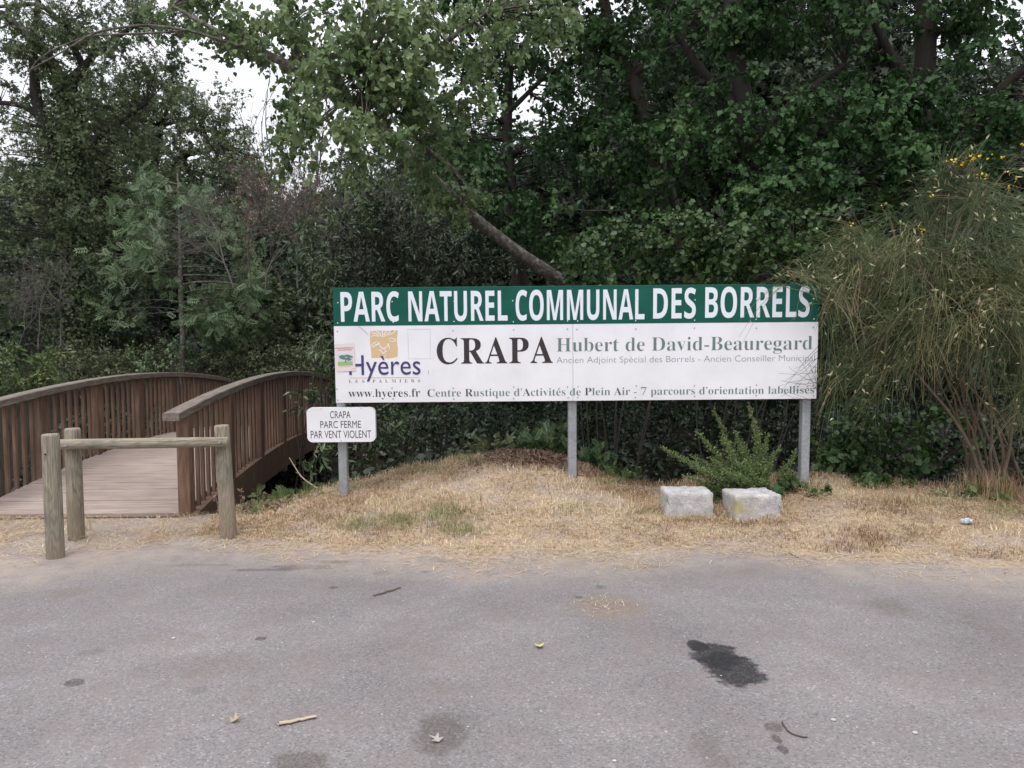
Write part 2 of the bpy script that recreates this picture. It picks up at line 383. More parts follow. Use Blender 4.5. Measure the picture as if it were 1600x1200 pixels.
left = smooth((-1.2 - RX) / 2.5)
a.data.foreach_set('value', np.clip(smooth(1 - dd / (.75 + .9 * left + .4 * smooth((RX - 2) / 2))) * (.95 + .25 * left), 0, 1).ravel().astype(np.float32))

# ------------------------------------------------------------------ footbridge
m, n, b = new_mat('brown_stained_wood')
f = noise(n, 5, 6, .65, stretch=(6, 6, .6)); f2 = noise(n, 1.3, 3, .5)
c1 = ramp(n, [(.075, .043, .028), (.135, .08, .053), (.225, .15, .108)], f, [.3, .52, .75])
n.links.new(mixc(n, 1., c1, ramp(n, [(.75, .75, .75), (1.2, 1.15, 1.1)], f2, [.3, .7]), 'MULTIPLY'), b.inputs['Base Color'])
b.inputs['Roughness'].default_value = .75; bump(n, b, f, .25, .004); M['brown_wood'] = m
m, n, b = new_mat('weathered_rail_wood')
f = noise(n, 6, 6, .65, stretch=(6, .7, 6))
n.links.new(ramp(n, [(.088, .066, .051), (.15, .12, .098), (.24, .205, .178)], f, [.3, .5, .72]), b.inputs['Base Color']); b.inputs['Roughness'].default_value = .8
bump(n, b, f, .25, .004); M['rail_wood'] = m
m, n, b = new_mat('deck_boards')
f = noise(n, 4, 6, .7, stretch=(.6, 6, 6)); f2 = noise(n, .9, 4, .6)
c1 = ramp(n, [(.195, .147, .122), (.275, .217, .187), (.36, .294, .26)], f, [.3, .5, .72])
n.links.new(mixc(n, 1., c1, ramp(n, [(.8, .78, .76), (1.15, 1.15, 1.15)], f2, [.3, .7]), 'MULTIPLY'), b.inputs['Base Color']); b.inputs['Roughness'].default_value = .8
bump(n, b, f, .2, .004); M['deck'] = m

BY0, BY1 = 7.1, 15.4
def brX(side, Y):   # centre line of each railing
    x0 = -3.06 if side > 0 else -5.11
    return x0 - .079 * (Y - 7.1)
railpts = []
for px, py in [(262, 645), (325, 612), (390, 591), (439, 582), (481, 581), (512, 592)]:
    Y = 7.1 * 429 / (705 - px); railpts.append((Y, at(px, py, Y)[2]))
pr_ = np.polyfit(*zip(*railpts), 2)
def railz(Y): return float(np.polyval(pr_, Y))
deckpts = []
for px, py in [(0, 771), (68, 744), (127, 716), (154, 706), (224, 685), (268, 676)]:
    Y = 7.1 * 770 / (705 - px); deckpts.append((Y, at(px, py, Y)[2]))
deckpts += [(7.1, .065), (15.4, .06), (14.2, .14)]
pd_ = np.polyfit(*zip(*deckpts), 2)
def deckz(Y): return float(np.polyval(pd_, Y))
bridge = empty('footbridge', (-4.4, 11.2, 0), 'arched brown wooden footbridge with slatted railings crossing the ditch', 'footbridge')
rs = random.Random(3)
bm = bmesh.new()
Y = BY0; pw = .138
while Y < BY1:
    z0, z1 = deckz(Y), deckz(Y + pw)
    ang = math.atan2(z1 - z0, pw); R = Matrix.Rotation(ang, 3, 'X')
    xl, xr = brX(-1, Y) - .0, brX(1, Y) - .03
    if Y < BY0 + .3: xl -= .1
    gap = .003 if rs.random() < .62 else .017
    box(bm, ((xl + xr) / 2, Y + pw / 2, (z0 + z1) / 2 - .02 + rs.uniform(-.0015, .0015)), (xr - xl, pw - gap, .04), .004, R)
    Y += pw
obj('deck', bm, M['deck'], bridge)
for s in (-1, 1):       # side beams under the deck, following the arch
    bm = bmesh.new(); prev = None
    Ys = np.linspace(BY0, BY1, 30)
    for Y in Ys:
        x = brX(s, Y) + .02 * s
        zt = deckz(Y) - .045; zb = zt - (.30 + .06 * math.sin((Y - BY0) / (BY1 - BY0) * math.pi))
        row = [bm.verts.new((x - .06, Y, zt)), bm.verts.new((x + .06, Y, zt)), bm.verts.new((x + .06, Y, zb)), bm.verts.new((x - .06, Y, zb))]
        if prev:
            for k in range(4): bm.faces.new((prev[k], prev[(k + 1) % 4], row[(k + 1) % 4], row[k]))
        else: bm.faces.new(row[::-1])
        prev = row
    bm.faces.new(prev)
    obj('side_beam', bm, M['brown_wood'], bridge)
for i in range(1, 7):    # cross joists below the deck
    bm = bmesh.new(); Y = BY0 + .1 + i * 1.16
    box(bm, ((brX(-1, Y) + brX(1, Y)) / 2, Y, deckz(Y) - .16), (1.88, .1, .2), .005)
    obj('joist', bm, M['brown_wood'], bridge)
for s in (-1, 1):
    bm = bmesh.new(); prev = None                      # the handrail: curved top plank with a lighter worn top
    Ys = np.linspace(BY0 - .28 if s > 0 else BY0 - .2, BY1 + .2, 40)
    hw = .075
    for Y in Ys:
        x = brX(s, Y) ; zt = railz(Y)
        row = [bm.verts.new(p) for p in ((x - hw, Y, zt - .07), (x - hw, Y, zt - .008), (x - hw + .008, Y, zt), (x + hw - .008, Y, zt), (x + hw, Y, zt - .008), (x + hw, Y, zt - .07))]
        if prev:
            for k in range(6): bm.faces.new((prev[k], row[k], row[(k + 1) % 6], prev[(k + 1) % 6]))
        else: bm.faces.new(row)
        prev = row
    bm.faces.new(prev[::-1])
    rail = obj('railing', bm, M['rail_wood'], bridge)
    NP = 7
    for i in range(NP):
        Y = BY0 + .05 + i * 1.335
        if Y > BY1 + .1: Y = BY1 - .02
        x = brX(s, Y); zb = (deckz(Y) - .47) if 0 < i < NP - 1 else -.1 + (0 if i == 0 else -.1); zt = railz(Y) - .072
        pb = bmesh.new(); box(pb, (x + s * (.02 if 0 < i < NP - 1 else 0), Y, (zb + zt) / 2), (.11, (.13 if s > 0 else .1) if i else .11, zt - zb), .006, Matrix.Rotation(.079, 3, 'Z'))
        obj('post', pb, M['brown_wood'], rail)
        if i < NP - 1:
            nb = 7
            for k in range(nb):
                Yb = Y + (k + 1) * 1.335 / (nb + 1)
                x = brX(s, Yb) + s * .005; zt2 = railz(Yb) - .072; zb2 = deckz(Yb) - (.05 if s > 0 else .05)
                pb = bmesh.new(); box(pb, (x + rs.uniform(-.003, .003), Yb, (zb2 + zt2) / 2), (.034, .044, zt2 - zb2), .003, Matrix.Rotation(.079 + rs.uniform(-.03, .03), 3, 'Z'))
                obj('baluster', pb, M['brown_wood'], rail)

# ------------------------------------------------------------------ wooden bollards and barrier
m, n, b = new_mat('weathered_round_timber')
tcn = N(n, 'ShaderNodeTexCoord'); mp = N(n, 'ShaderNodeMapping'); n.links.new(tcn.outputs['Object'], mp.inputs[0]); mp.inputs['Scale'].default_value = (1, 1, .15)
nz = N(n, 'ShaderNodeTexNoise'); nz.inputs['Scale'].default_value = 8; nz.inputs['Detail'].default_value = 5; nz.inputs['Roughness'].default_value = .45; n.links.new(mp.outputs[0], nz.inputs['Vector'])
rings = math_(n, 'SINE', math_(n, 'MULTIPLY', nz.outputs['Fac'], 120))
grain = ramp(n, [(.115, .1, .078), (.2, .18, .145), (.3, .275, .235)], math_(n, 'MULTIPLY_ADD', rings, .5), [0, .5, 1])
n.nodes[-1].name
rings01 = math_(n, 'ADD', math_(n, 'MULTIPLY', rings, .5), .5)
strk = noise(n, 60, 4, .7, stretch=(2.3, 2.3, .05))
grain = ramp(n, [(.2, .178, .145), (.232, .21, .175), (.28, .256, .218)], rings01)
grain = mixc(n, 1., grain, ramp(n, [(.7, .7, .69), (1.25, 1.25, 1.24)], strk, [.3, .7]), 'MULTIPLY')
big = noise(n, 3, 4, .6)
col = mixc(n, 1., grain, ramp(n, [(.68, .71, .68), (1.25, 1.17, 1.04)], big, [.3, .7]), 'MULTIPLY')
cr = noise(n, 10, 3, .5, stretch=(2.2, 2.2, .1))
crk = ramp(n, [(0, 0, 0), (1, 1, 1), (0, 0, 0)], cr, [.485, .5, .515])
col = mixc(n, math_(n, 'MULTIPLY', crk, .7), col, (.03, .024, .018))
ozz = N(n, 'ShaderNodeSeparateXYZ'); n.links.new(tcn.outputs['Object'], ozz.inputs[0])      # soil-stained foot of each post
ft = N(n, 'ShaderNodeMapRange'); n.links.new(math_(n, 'ADD', ozz.outputs[2], math_(n, 'MULTIPLY', big, .3)), ft.inputs[0]); ft.inputs[1].default_value = .62; ft.inputs[2].default_value = .3; ft.inputs[3].default_value = 0; ft.inputs[4].default_value = .45
colx = mixc(n, ft.outputs[0], col, (.2, .145, .095))
n.links.new(colx, b.inputs['Base Color']); b.inputs['Roughness'].default_value = .85
bump(n, b, math_(n, 'SUBTRACT', strk, crk), .3, .003); M['timber'] = m
m2 = m.copy(); m2.name = 'weathered_round_timber_lying'
for x in m2.node_tree.nodes:
    if x.type == 'MAPPING':
        x.inputs['Scale'].default_value = (.15, 1, 1) if x.inputs['Scale'].default_value[0] < 2 else (.06, 2.2, 2.2)
M['timber_x'] = m2
for l_ in list(m2.node_tree.links):
    if l_.to_node.type == 'BSDF_PRINCIPLED' and l_.to_socket.name == 'Base Color':
        src_ = l_.from_node.inputs[6].links[0].from_socket; m2.node_tree.links.remove(l_); m2.node_tree.links.new(src_, m2.node_tree.nodes['Principled BSDF'].inputs['Base Color']); break
M['steel'] = flat_mat('galvanised_bolt', (.45, .45, .46), .4, .5, .8)
M['hole'] = flat_mat('dark_hole', (.01, .009, .008), .9, .1)

def post_pts(pt, pb, Y, sink=.18):
    a = at(*pb, Y); t = at(*pt, Y); d = (t - a) / np.linalg.norm(t - a)
    return a - d * sink, t
a, t = post_pts((78.5, 678), (87, 869), 5.86)
bol = empty('wooden_bollard', a, 'free-standing weathered round timber bollard with a sawn knot hole, nearest the road', 'bollard')
bm = bmesh.new(); cyl(bm, a, t, .067, .062, 28, 10, .02, .015, 1); obj('timber_post', bm, M['timber'], bol, True)
p = at(79, 708, 5.86) + np.array([0, -.064, 0])
bm = bmesh.new(); cyl(bm, p, p + np.array([0, -.006, 0]), .006, .006, 10, 1); obj('bolt_hole', bm, M['hole'], bol)
base = at(235, 830, 6.4)
bar = empty('wooden_barrier', base, 'low weathered timber barrier, horizontal pole bolted to two round posts before the footbridge', 'barrier')
for k, (pt, pb, Y) in enumerate([((113, 669), (119, 833), 6.4), ((346, 664), (357, 829), 6.43)]):
    a, t = post_pts(pt, pb, Y)
    bm = bmesh.new(); cyl(bm, a, t, .067, .062, 28, 10, .02, .015, 5 + k); obj('post', bm, M['timber'], bar, True)
a = at(93, 694.5, 6.31); t = at(357, 690.5, 6.33)
bm = bmesh.new(); cyl(bm, a, t, .044, .042, 24, 10, .012, .012, 9); rl = obj('rail', bm, M['timber_x'], bar, True)
for px, py in ((103, 696), (343, 691)):
    p = at(px, py, 6.268)
    bm = bmesh.new(); cyl(bm, p + np.array([0, .012, 0]), p + np.array([0, -.006, 0]), .011, .009, 12, 1); obj('bolt', bm, M['steel'], bar)

# ------------------------------------------------------------------ big sign board
M['white_panel'] = None
m, n, b = new_mat('white_sign_panel')
f = noise(n, 2.2, 5, .6); f2 = noise(n, 60, 3, .6); f3 = noise(n, 4, 5, .7, stretch=(6, 1, .8))
c1 = ramp(n, [(.70, .70, .72), (.79, .79, .82)], f, [.3, .6])
c1 = mixc(n, math_(n, 'MULTIPLY', ramp(n, [(1, 1, 1), (0, 0, 0)], f2, [.25, .34]), .35), c1, (.35, .34, .33))
c1 = mixc(n, math_(n, 'MULTIPLY', ramp(n, [(0, 0, 0), (1, 1, 1)], f3, [.58, .8]), .3), c1, (.55, .54, .5))
n.links.new(c1, b.inputs['Base Color']); b.inputs['Roughness'].default_value = .4; M['white_panel'] = m
m, n, b = new_mat('green_header_panel')
f = noise(n, 2.5, 4, .5, stretch=(1, 1, 3))
n.links.new(ramp(n, [(.001, .068, .047), (.002, .086, .06), (.008, .11, .082)], f, [.3, .55, .8]), b.inputs['Base Color']); b.inputs['Roughness'].default_value = .3; b.inputs['Specular IOR Level'].default_value = .3; M['green_panel'] = m
m, n, b = new_mat('galvanised_post')
f = noise(n, 45, 4, .7); f2 = noise(n, 4, 3, .5)
n.links.new(mixc(n, 1., ramp(n, [(.27, .285, .3), (.38, .4, .42)], f, [.35, .65]), ramp(n, [(.85, .85, .85), (1.1, 1.1, 1.1)], f2, [.3, .7]), 'MULTIPLY'), b.inputs['Base Color'])
b.inputs['Roughness'].default_value = .5; b.inputs['Metallic'].default_value = .35; M['galv'] = m
INK = dict(white=(.72, .76, .82), black=(.035, .027, .033), grey_green=(.14, .195, .175), grey=(.27, .28, .28), dark=(.06, .06, .062), violet=(.055, .042, .155), orange=(.72, .42, .2), tan=(.64, .46, .26), pale=(.8, .79, .77), red=(.36, .06, .05), midgrey=(.45, .45, .45))
for k, c in INK.items(): M['ink_' + k] = flat_mat('lettering_' + k, c, .42)
SY_TOP, SY_BOT = 7.0, 7.045           # the board leans a touch backwards at the foot
pT = at(900, 446.5, SY_TOP); pB = at(900, 626, SY_BOT)
Pz = np.array([0, pB[1] - pT[1], pB[2] - pT[2]]); Hs = np.linalg.norm(Pz)
sW = -Pz / Hs; sU = np.array([1.0, 0, 0]); sN = np.cross(sU, sW)      # sN points away from the camera (+Y)
if sN[1] < 0: sN = -sN
def S(px, py):
    d = ray(px, py); o = np.array([0, 0, CAM_H])
    t = np.dot(pB - o, sN) / np.dot(d, sN); p = o + d * t - pB
    return np.array([np.dot(p, sU), np.dot(p, sW)])
def SW(u, w_, out=0.0): return pB + sU * u + sW * w_ - sN * out
uL = (S(520, 450)[0] + S(526, 628)[0]) / 2; uR = (S(1279, 443)[0] + S(1275, 623)[0]) / 2
wB = 0.0; wT = Hs; wM = S(900, 506)[1]; uC = S(895, 560)[0]
SIGN_R = Matrix((sU, sN, sW)).transposed()
sign = empty('sign_board', SW((uL + uR) / 2, -.7), 'wide white park name board with a green header strip on three galvanised posts', 'sign')
def sbox(name, u0_, u1_, w0, w1, out0, out1, mat, parent=sign, bev=.002):
    bm = bmesh.new(); c = (SW((u0_ + u1_) / 2, (w0 + w1) / 2, (out0 + out1) / 2))
    box(bm, c, (u1_ - u0_, out1 - out0, w1 - w0), bev, SIGN_R); return obj(name, bm, mat, parent)
g_ = .0012
sbox('panel', uL, uC - g_, wB, wM - .001, 0, .016, M['white_panel']); sbox('panel', uC + g_, uR, wB, wM - .001, 0, .016, M['white_panel'])
sbox('header_panel', uL, uC - g_, wM, wT, 0, .018, M['green_panel']); sbox('header_panel', uC + g_, uR, wM, wT, 0, .018, M['green_panel'])
bm = bmesh.new()
for w_ in (.06, wM - .06, wM + .05, wT - .06): box(bm, SW((uL + uR) / 2, w_, -.0165), (uR - uL - .1, .03, .045), 0, SIGN_R)
obj('back_rail', bm, M['galv'], sign)
for (px, py) in ((535, 762), (895, 748), (1260, 743)):
    u, wv = S(px, py)
    sbox('post', u - .039, u + .039, wv - .35, wT - .02, -.115, -.033, M['galv'], sign, .006)
bm = bmesh.new(); bmw = bmesh.new()
scr_x = [528, 614, 709, 802, 887, 902, 993, 1085, 1181, 1270]
for px in scr_x:
    for py, tgt in ((514.5, bm), (604, bm), (621, bm), (469.5, bmw), (501.5, bmw), (454, None)):
        if tgt is None: continue
        rr_ = .0062
        u, wv = S(px + rs.uniform(-1, 1), py + rs.uniform(-.8, .8) - (px - 900) * .0085); o_ = .016 if tgt is bm else .018
        cyl(tgt, SW(u, wv, o_ - .001), SW(u, wv, o_ + .004), rr_, rr_ * .8, 10, 1)
obj('screws', bm, flat_mat('screw_grey', (.22, .22, .22), .4), sign); obj('screws', bmw, flat_mat('screw_white', (.75, .78, .8), .4), sign)

def mb(t, kind='serif'):
    U, L, D = dict(serif=(0x1D400, 0x1D41A, 0x1D7CE), sans=(0x1D5D4, 0x1D5EE, 0x1D7EC))[kind]
    r = ''
    for c in t:
        if 'A' <= c <= 'Z': r += chr(U + ord(c) - 65)
        elif 'a' <= c <= 'z': r += chr(L + ord(c) - 97)
        elif '0' <= c <= '9': r += chr(D + ord(c) - 48)
        else: r += c
    return r
def glyphs(body, offset=0, spacing=1.0):
    c = bpy.data.curves.new('glyph', 'FONT'); c.body = body; c.offset = offset; c.space_character = spacing; c.resolution_u = 4
    o = bpy.data.objects.new('glyph', c); C.objects.link(o); bpy.context.view_layer.update()
    me = bpy.data.meshes.new_from_object(o.evaluated_get(bpy.context.evaluated_depsgraph_get()))
    co = np.empty(len(me.vertices) * 3, dtype=np.float32); me.vertices.foreach_get('co', co); co = co.reshape(-1, 3)
    polys = [tuple(p.vertices) for p in me.polygons]
    bpy.data.objects.remove(o); bpy.data.curves.remove(c); bpy.data.meshes.remove(me)
    return co, polys
def fit_text(name, body, l, r, top, base, mat, parent, out, offset=0, ref=None, spacing=1.0, plane=None):
    """body between picture columns l..r; ref = letter whose height spans top..base at the left end."""
    F_ = plane or SW
    co, polys = glyphs(body, offset, spacing)
    rc_, _ = glyphs(ref or body, offset, spacing)
    u0_, wb_ = S(l, base); wt_ = S(l, top)[1]; u1_ = S(r, base)[0]
    sx = (u1_ - u0_) / (co[:, 0].max() - co[:, 0].min()); sz = (wt_ - wb_) / (rc_[:, 1].max() - max(rc_[:, 1].min(), -9))
    u = u0_ + (co[:, 0] - co[:, 0].min()) * sx; wv = wb_ + (co[:, 1] - rc_[:, 1].min()) * sz
    bm = bmesh.new()
    vv = [bm.verts.new(F_(a_, b_, out)) for a_, b_ in zip(u, wv)]
    for p in polys:
        try: bm.faces.new([vv[i] for i in p])
        except ValueError: pass
    bmesh.ops.recalc_face_normals(bm, faces=bm.faces)
    return obj(name, bm, mat, parent)
O1, O2 = .0192, .0172
for t_, l, r, tp, bs in (('PARC', 533.6, 624.6, 456.4, 502.8), ('NATUREL', 638.9, 793.2, 455.4, 502.2), ('COMMUNAL', 805.8, 1006.4, 453.7, 500.6), ('DES', 1019.8, 1086.2, 450.6, 497.8), ('BORRELS', 1100.7, 1263.4, 449, 496.6)):
    fit_text('lettering', mb(t_, 'sans'), l, r, tp, bs, M['ink_white'], sign, O1, ref=mb('E', 'sans'))
fit_text('lettering', mb('CRAPA'), 683, 863.6, 528.6, 568.4, M['ink_black'], sign, O2, ref=mb('P'), spacing=1.1)
fit_text('lettering', mb('Hubert de David-Beauregard'), 869.4, 1268, 528.4, 549, M['ink_grey_green'], sign, O2, offset=-.0105, ref=mb('H'))
fit_text('lettering', 'Ancien Adjoint Spécial des Borrels - Ancien Conseiller Municipal', 869.4, 1272, 557.6, 567, M['ink_grey'], sign, O2, ref='A', offset=-.013)
def accent(l, top, h, wd, mat):
    bm = bmesh.new(); a_ = S(l, top + h); q_ = S(l + wd, top)
    vv = [bm.verts.new(SW(*p, O2)) for p in ((a_[0], a_[1]), (a_[0] + .004, a_[1]), (q_[0] + .004, q_[1]), (q_[0] - .002, q_[1]))]
    bm.faces.new(vv); return obj('accent', bm, mat, sign)
words = [('C', 668.4, 1), ('entre', 0, 0)]
LN = "Centre Rustique d'Activités de Plein Air - 7 parcours d'orientation labellisés"
def serif_line(body, l, r, top, base, dark_caps):
    """a line in serif letters; its capitals have kept more of their ink than the faded small letters"""
    s_ = mb(body.replace('é', 'e').replace("'", '’'))
    co, polys = glyphs(s_, -.0095); rc_, _ = glyphs(mb('R'), -.0095)
    u0_, wb_ = S(l, base); wt_ = S(l, top)[1]; u1_ = S(r, base)[0]
    sx = (u1_ - u0_) / (co[:, 0].max() - co[:, 0].min()); sz = (wt_ - wb_) / (rc_[:, 1].max() - rc_[:, 1].min())
    x0 = co[:, 0].min()
    spans = []
    for i, c in enumerate(body):
        if (c.isupper() and c in dark_caps) or c == 'é':
            cc, _ = glyphs(s_[:i + 1], -.012); c1, _ = glyphs(s_[i], -.012)
            xe = cc[:, 0].max(); spans.append((c, xe - (c1[:, 0].max() - c1[:, 0].min()), xe))
    bm1 = bmesh.new(); bm2 = bmesh.new()
    v1 = {}; v2 = {}
    for p in polys:
        mx = np.mean([co[i, 0] for i in p]); dk = any(a_ - .01 <= mx <= b_ + .01 for c, a_, b_ in spans if c != 'é')
        bmx, vx = (bm2, v2) if dk else (bm1, v1)
        f_ = []
        for i in p:
            if i not in vx: vx[i] = bmx.verts.new(SW(u0_ + (co[i, 0] - x0) * sx, wb_ + co[i, 1] * sz, O2))
            f_.append(vx[i])
        try: bmx.faces.new(f_)
        except ValueError: pass
    for c, a_, b_ in spans:
        if c == 'é':
            mxx = (a_ + b_) / 2
            q = [(mxx - .06, .53), (mxx, .53), (mxx + .13, .68), (mxx + .03, .68)]
            bm1.faces.new([bm1.verts.new(SW(u0_ + (x - x0) * sx, wb_ + y * sz, O2)) for x, y in q])
    for bmx in (bm1, bm2):
        bmesh.ops.recalc_face_normals(bmx, faces=bmx.faces)
    obj('lettering', bm1, M['ink_grey_green'], sign)
    if len(bm2.verts): obj('lettering', bm2, M['ink_dark'], sign)
    else: bm2.free()
serif_line(LN, 668.4, 1270.5, 608.2, 619.6, 'CRAP')
fit_text('lettering', mb('www.hyeres.fr'), 545, 657, 608, 620.2, M['ink_dark'], sign, O2, offset=-.0095, ref=mb('h'))
fit_text('lettering', mb('LES PALMIERS'), 546, 657, 593.3, 597.9, M['ink_dark'], sign, O2, offset=-.012, ref=mb('E'), spacing=2.3)
fit_text('logo_lettering', 'Hyères', 546.5, 657.6, 555, 585.8, M['ink_violet'], sign, O2 + .002, offset=.0, ref='H')
def ribbon(bm, pts, wd, out, closed=False):
    """flat tapering stroke through picture points on the board"""
    P = [np.array(S(*p)) for p in pts]; Ls, Rs = [], []
    for i, p in enumerate(P):
        d = P[min(i + 1, len(P) - 1)] - P[max(i - 1, 0)]; d /= np.linalg.norm(d); nn = np.array([-d[1], d[0]])
        k = wd * (.35 + .65 * math.sin(math.pi * min(max((i + .35) / (len(P) - .3), 0), 1)))
        Ls.append(bm.verts.new(SW(*(p + nn * k), out))); Rs.append(bm.verts.new(SW(*(p - nn * k), out)))
    for i in range(len(P) - 1): bm.faces.new((Ls[i], Ls[i + 1], Rs[i + 1], Rs[i]))
bm = bmesh.new(); ribbon(bm, [(546, 590.3), (580, 590.1), (620, 589.8), (656, 589.6)], .0035, O2); obj('logo_line', bm, M['ink_orange'], sign)
bm = bmesh.new()
edge_pts = [(579, 517.5), (590, 516.5), (606, 517), (622, 516), (620.5, 530), (622, 545), (621.5, 557), (608, 560), (594, 558.8), (581, 559.5), (580, 545), (578.4, 531)]
bm.faces.new([bm.verts.new(SW(*S(*p), O2 - .0004)) for p in edge_pts]); obj('logo_square', bm, M['ink_tan'], sign)
zc = lambda x, y: (510 + x * .1625, 435 + y * .1625)
strokes = [[(540, 500), (545, 530), (543, 566)], [(480, 505), (520, 530), (535, 566)], [(432, 520), (480, 528), (520, 555)], [(430, 560), (470, 545), (510, 560)], [(580, 503), (565, 525), (553, 562)], [(625, 508), (590, 530), (562, 560)], [(665, 505), (640, 525), (590, 548)],
           [(595, 580), (630, 572), (662, 585), (668, 600), (640, 606), (600, 596)], [(428, 655), (455, 625), (500, 605)], [(440, 665), (480, 640), (520, 612)], [(470, 640), (495, 640), (500, 628), (522, 630)], [(510, 630), (520, 655), (545, 668), (585, 700)], [(595, 622), (590, 650), (560, 672), (515, 690)], [(595, 622), (605, 650), (612, 680)], [(512, 690), (530, 700), (545, 722)], [(585, 700), (562, 708), (545, 722), (578, 728)], [(577, 738), (568, 750), (556, 760)]]
bm = bmesh.new()
for k_, st_ in enumerate(strokes):
    pts = [zc(*p) for p in st_]
    fin = []
    for i in range(len(pts) - 1):
        for t_ in (0, .5): fin.append(tuple(np.array(pts[i]) * (1 - t_) + np.array(pts[i + 1]) * t_))
    fin.append(pts[-1]); ribbon(bm, fin, .0042, O2 + .0004 + k_ * .00004)
obj('logo_strokes', bm, M['ink_pale'], sign)
bm = bmesh.new()   # faint glue outline of a removed notice
for k_, (a_, b_) in enumerate((((775, 490), (1000, 488)), ((785, 495), (792, 775)), ((1000, 490), (1000, 770)), ((790, 772), (1030, 772)))): ribbon(bm, [zc(*a_), zc((a_[0] + b_[0]) / 2, (a_[1] + b_[1]) / 2), zc(*b_)], .0014, O2 + k_ * .00005)
obj('glue_outline', bm, M['ink_midgrey'], sign)
bm = bmesh.new(); ribbon(bm, [zc(310, 460), zc(350, 490), zc(380, 515), zc(408, 545)], .004, O2 + .0003); ribbon(bm, [zc(980, 880), zc(982, 900), zc(985, 920)], .004, O2 + .0003); obj('scuff_marks', bm, M['ink_midgrey'], sign)

# paper notice pasted on the board
notice = empty('paper_notice', SW(*S(540, 560), .018), 'faded pink paper notice with a tree photo stuck on the white board', 'notice')
def spoly(name, pts, out, mat, parent):
    bm = bmesh.new()
    f_ = bm.faces.new([bm.verts.new(SW(*S(*zc(*p)), out)) for p in pts]); ex_ = bmesh.ops.extrude_face_region(bm, geom=[f_])
    for v in [g for g in ex_['geom'] if isinstance(g, bmesh.types.BMVert)]: v.co += Vector(sN * .0006)
    bmesh.ops.recalc_face_normals(bm, faces=bm.faces); return obj(name, bm, mat, parent)
spoly('sheet', [(82, 630), (268, 622), (286, 888), (100, 896)], O2 + .0032, flat_mat('pink_paper', (.72, .62, .62), .7, .2), notice)
spoly('photo', [(110, 732), (254, 726), (258, 832), (116, 838)], O2 + .0040, simple_noise_mat('photo_sky', [(.45, .55, .62), (.6, .68, .72)], 9, .5, None, 0), notice)
spoly('photo_lawn', [(115, 800), (257, 794), (258, 832), (116, 838)], O2 + .0046, flat_mat('photo_grass', (.3, .45, .16), .5), notice)
bm = bmesh.new()
for i in range(26):
    x_, y_ = 125 + rs.random() * 125, 735 + rs.random() * 48; r_ = 9 + rs.random() * 7
    bm.faces.new([bm.verts.new(SW(*S(*zc(x_ + r_ * math.cos(k * 1.05) * 1.3, y_ + r_ * .7 * math.sin(k * 1.05))), O2 + .0052 + i * .00002)) for k in range(6)])
bm.faces.new([bm.verts.new(SW(*S(*zc(*p)), O2 + .0051)) for p in ((186, 770), (194, 770), (196, 808), (184, 808))])
obj('photo_tree', bm, flat_mat('photo_foliage', (.11, .2, .16), .5), notice)
bm = bmesh.new()
for y_, x0_, x1_ in ((668, 92, 260), (686, 115, 245), (850, 130, 240), (872, 250, 275)):
    x_ = x0_
    while x_ < x1_:
        l_ = rs.uniform(5, 12); yy = y_ - (x_ - 92) * .04; h_ = 7 if y_ < 700 else 2.5
        bm.faces.new([bm.verts.new(SW(*S(*zc(*p)), O2 + .0042)) for p in ((x_, yy), (x_ + l_, yy), (x_ + l_, yy + h_), (x_, yy + h_))]); x_ += l_ + rs.uniform(2, 5)
obj('print_lines', bm, M['ink_red'], notice)

# small closure sign on the left post
SG = .024
small = empty('small_sign', SW(*S(533, 663), SG), 'small white round-cornered warning plate bolted to the left sign post', 'sign')
bm = bmesh.new(); u0_, w0_ = S(481.5, 690.5); u1_, w1_ = S(586.5, 636); rr_ = .05
loop = []
for cx_, cz_, a0 in ((u1_ - rr_, w1_ - rr_, 0), (u0_ + rr_, w1_ - rr_, 90), (u0_ + rr_, w0_ + rr_, 180), (u1_ - rr_, w0_ + rr_, 270)):
    for k in range(9):
        t_ = math.radians(a0 + k * 90 / 8); loop.append((cx_ + rr_ * math.cos(t_), cz_ + rr_ * math.sin(t_)))
f_ = bm.faces.new([bm.verts.new(SW(u, wv, SG)) for u, wv in loop]); e_ = bmesh.ops.extrude_face_region(bm, geom=[f_])
for v in [g for g in e_['geom'] if isinstance(g, bmesh.types.BMVert)]: v.co += Vector(sN * .052)
bmesh.ops.recalc_face_normals(bm, faces=bm.faces)
obj('plate', bm, M['white_panel'], small)
for t_, l, r, tp, bs in (('CRAPA', 516.7, 548.7, 642, 653), ('PARC FERME', 501.8, 565, 657.4, 668.4), ('PAR VENT VIOLENT', 486.8, 580.8, 672.6, 684.2)):
    fit_text('lettering', t_, l, r, tp, bs, M['ink_dark'], small, SG + .001, offset=0, ref='E')
bm = bmesh.new()
for px, py in ((502, 638.5), (565, 638), (534, 688)):
    u, wv = S(px, py); cyl(bm, SW(u, wv, SG - .001), SW(u, wv, SG + .004), .005, .004, 8, 1)
obj('screws', bm, M['steel'], small)

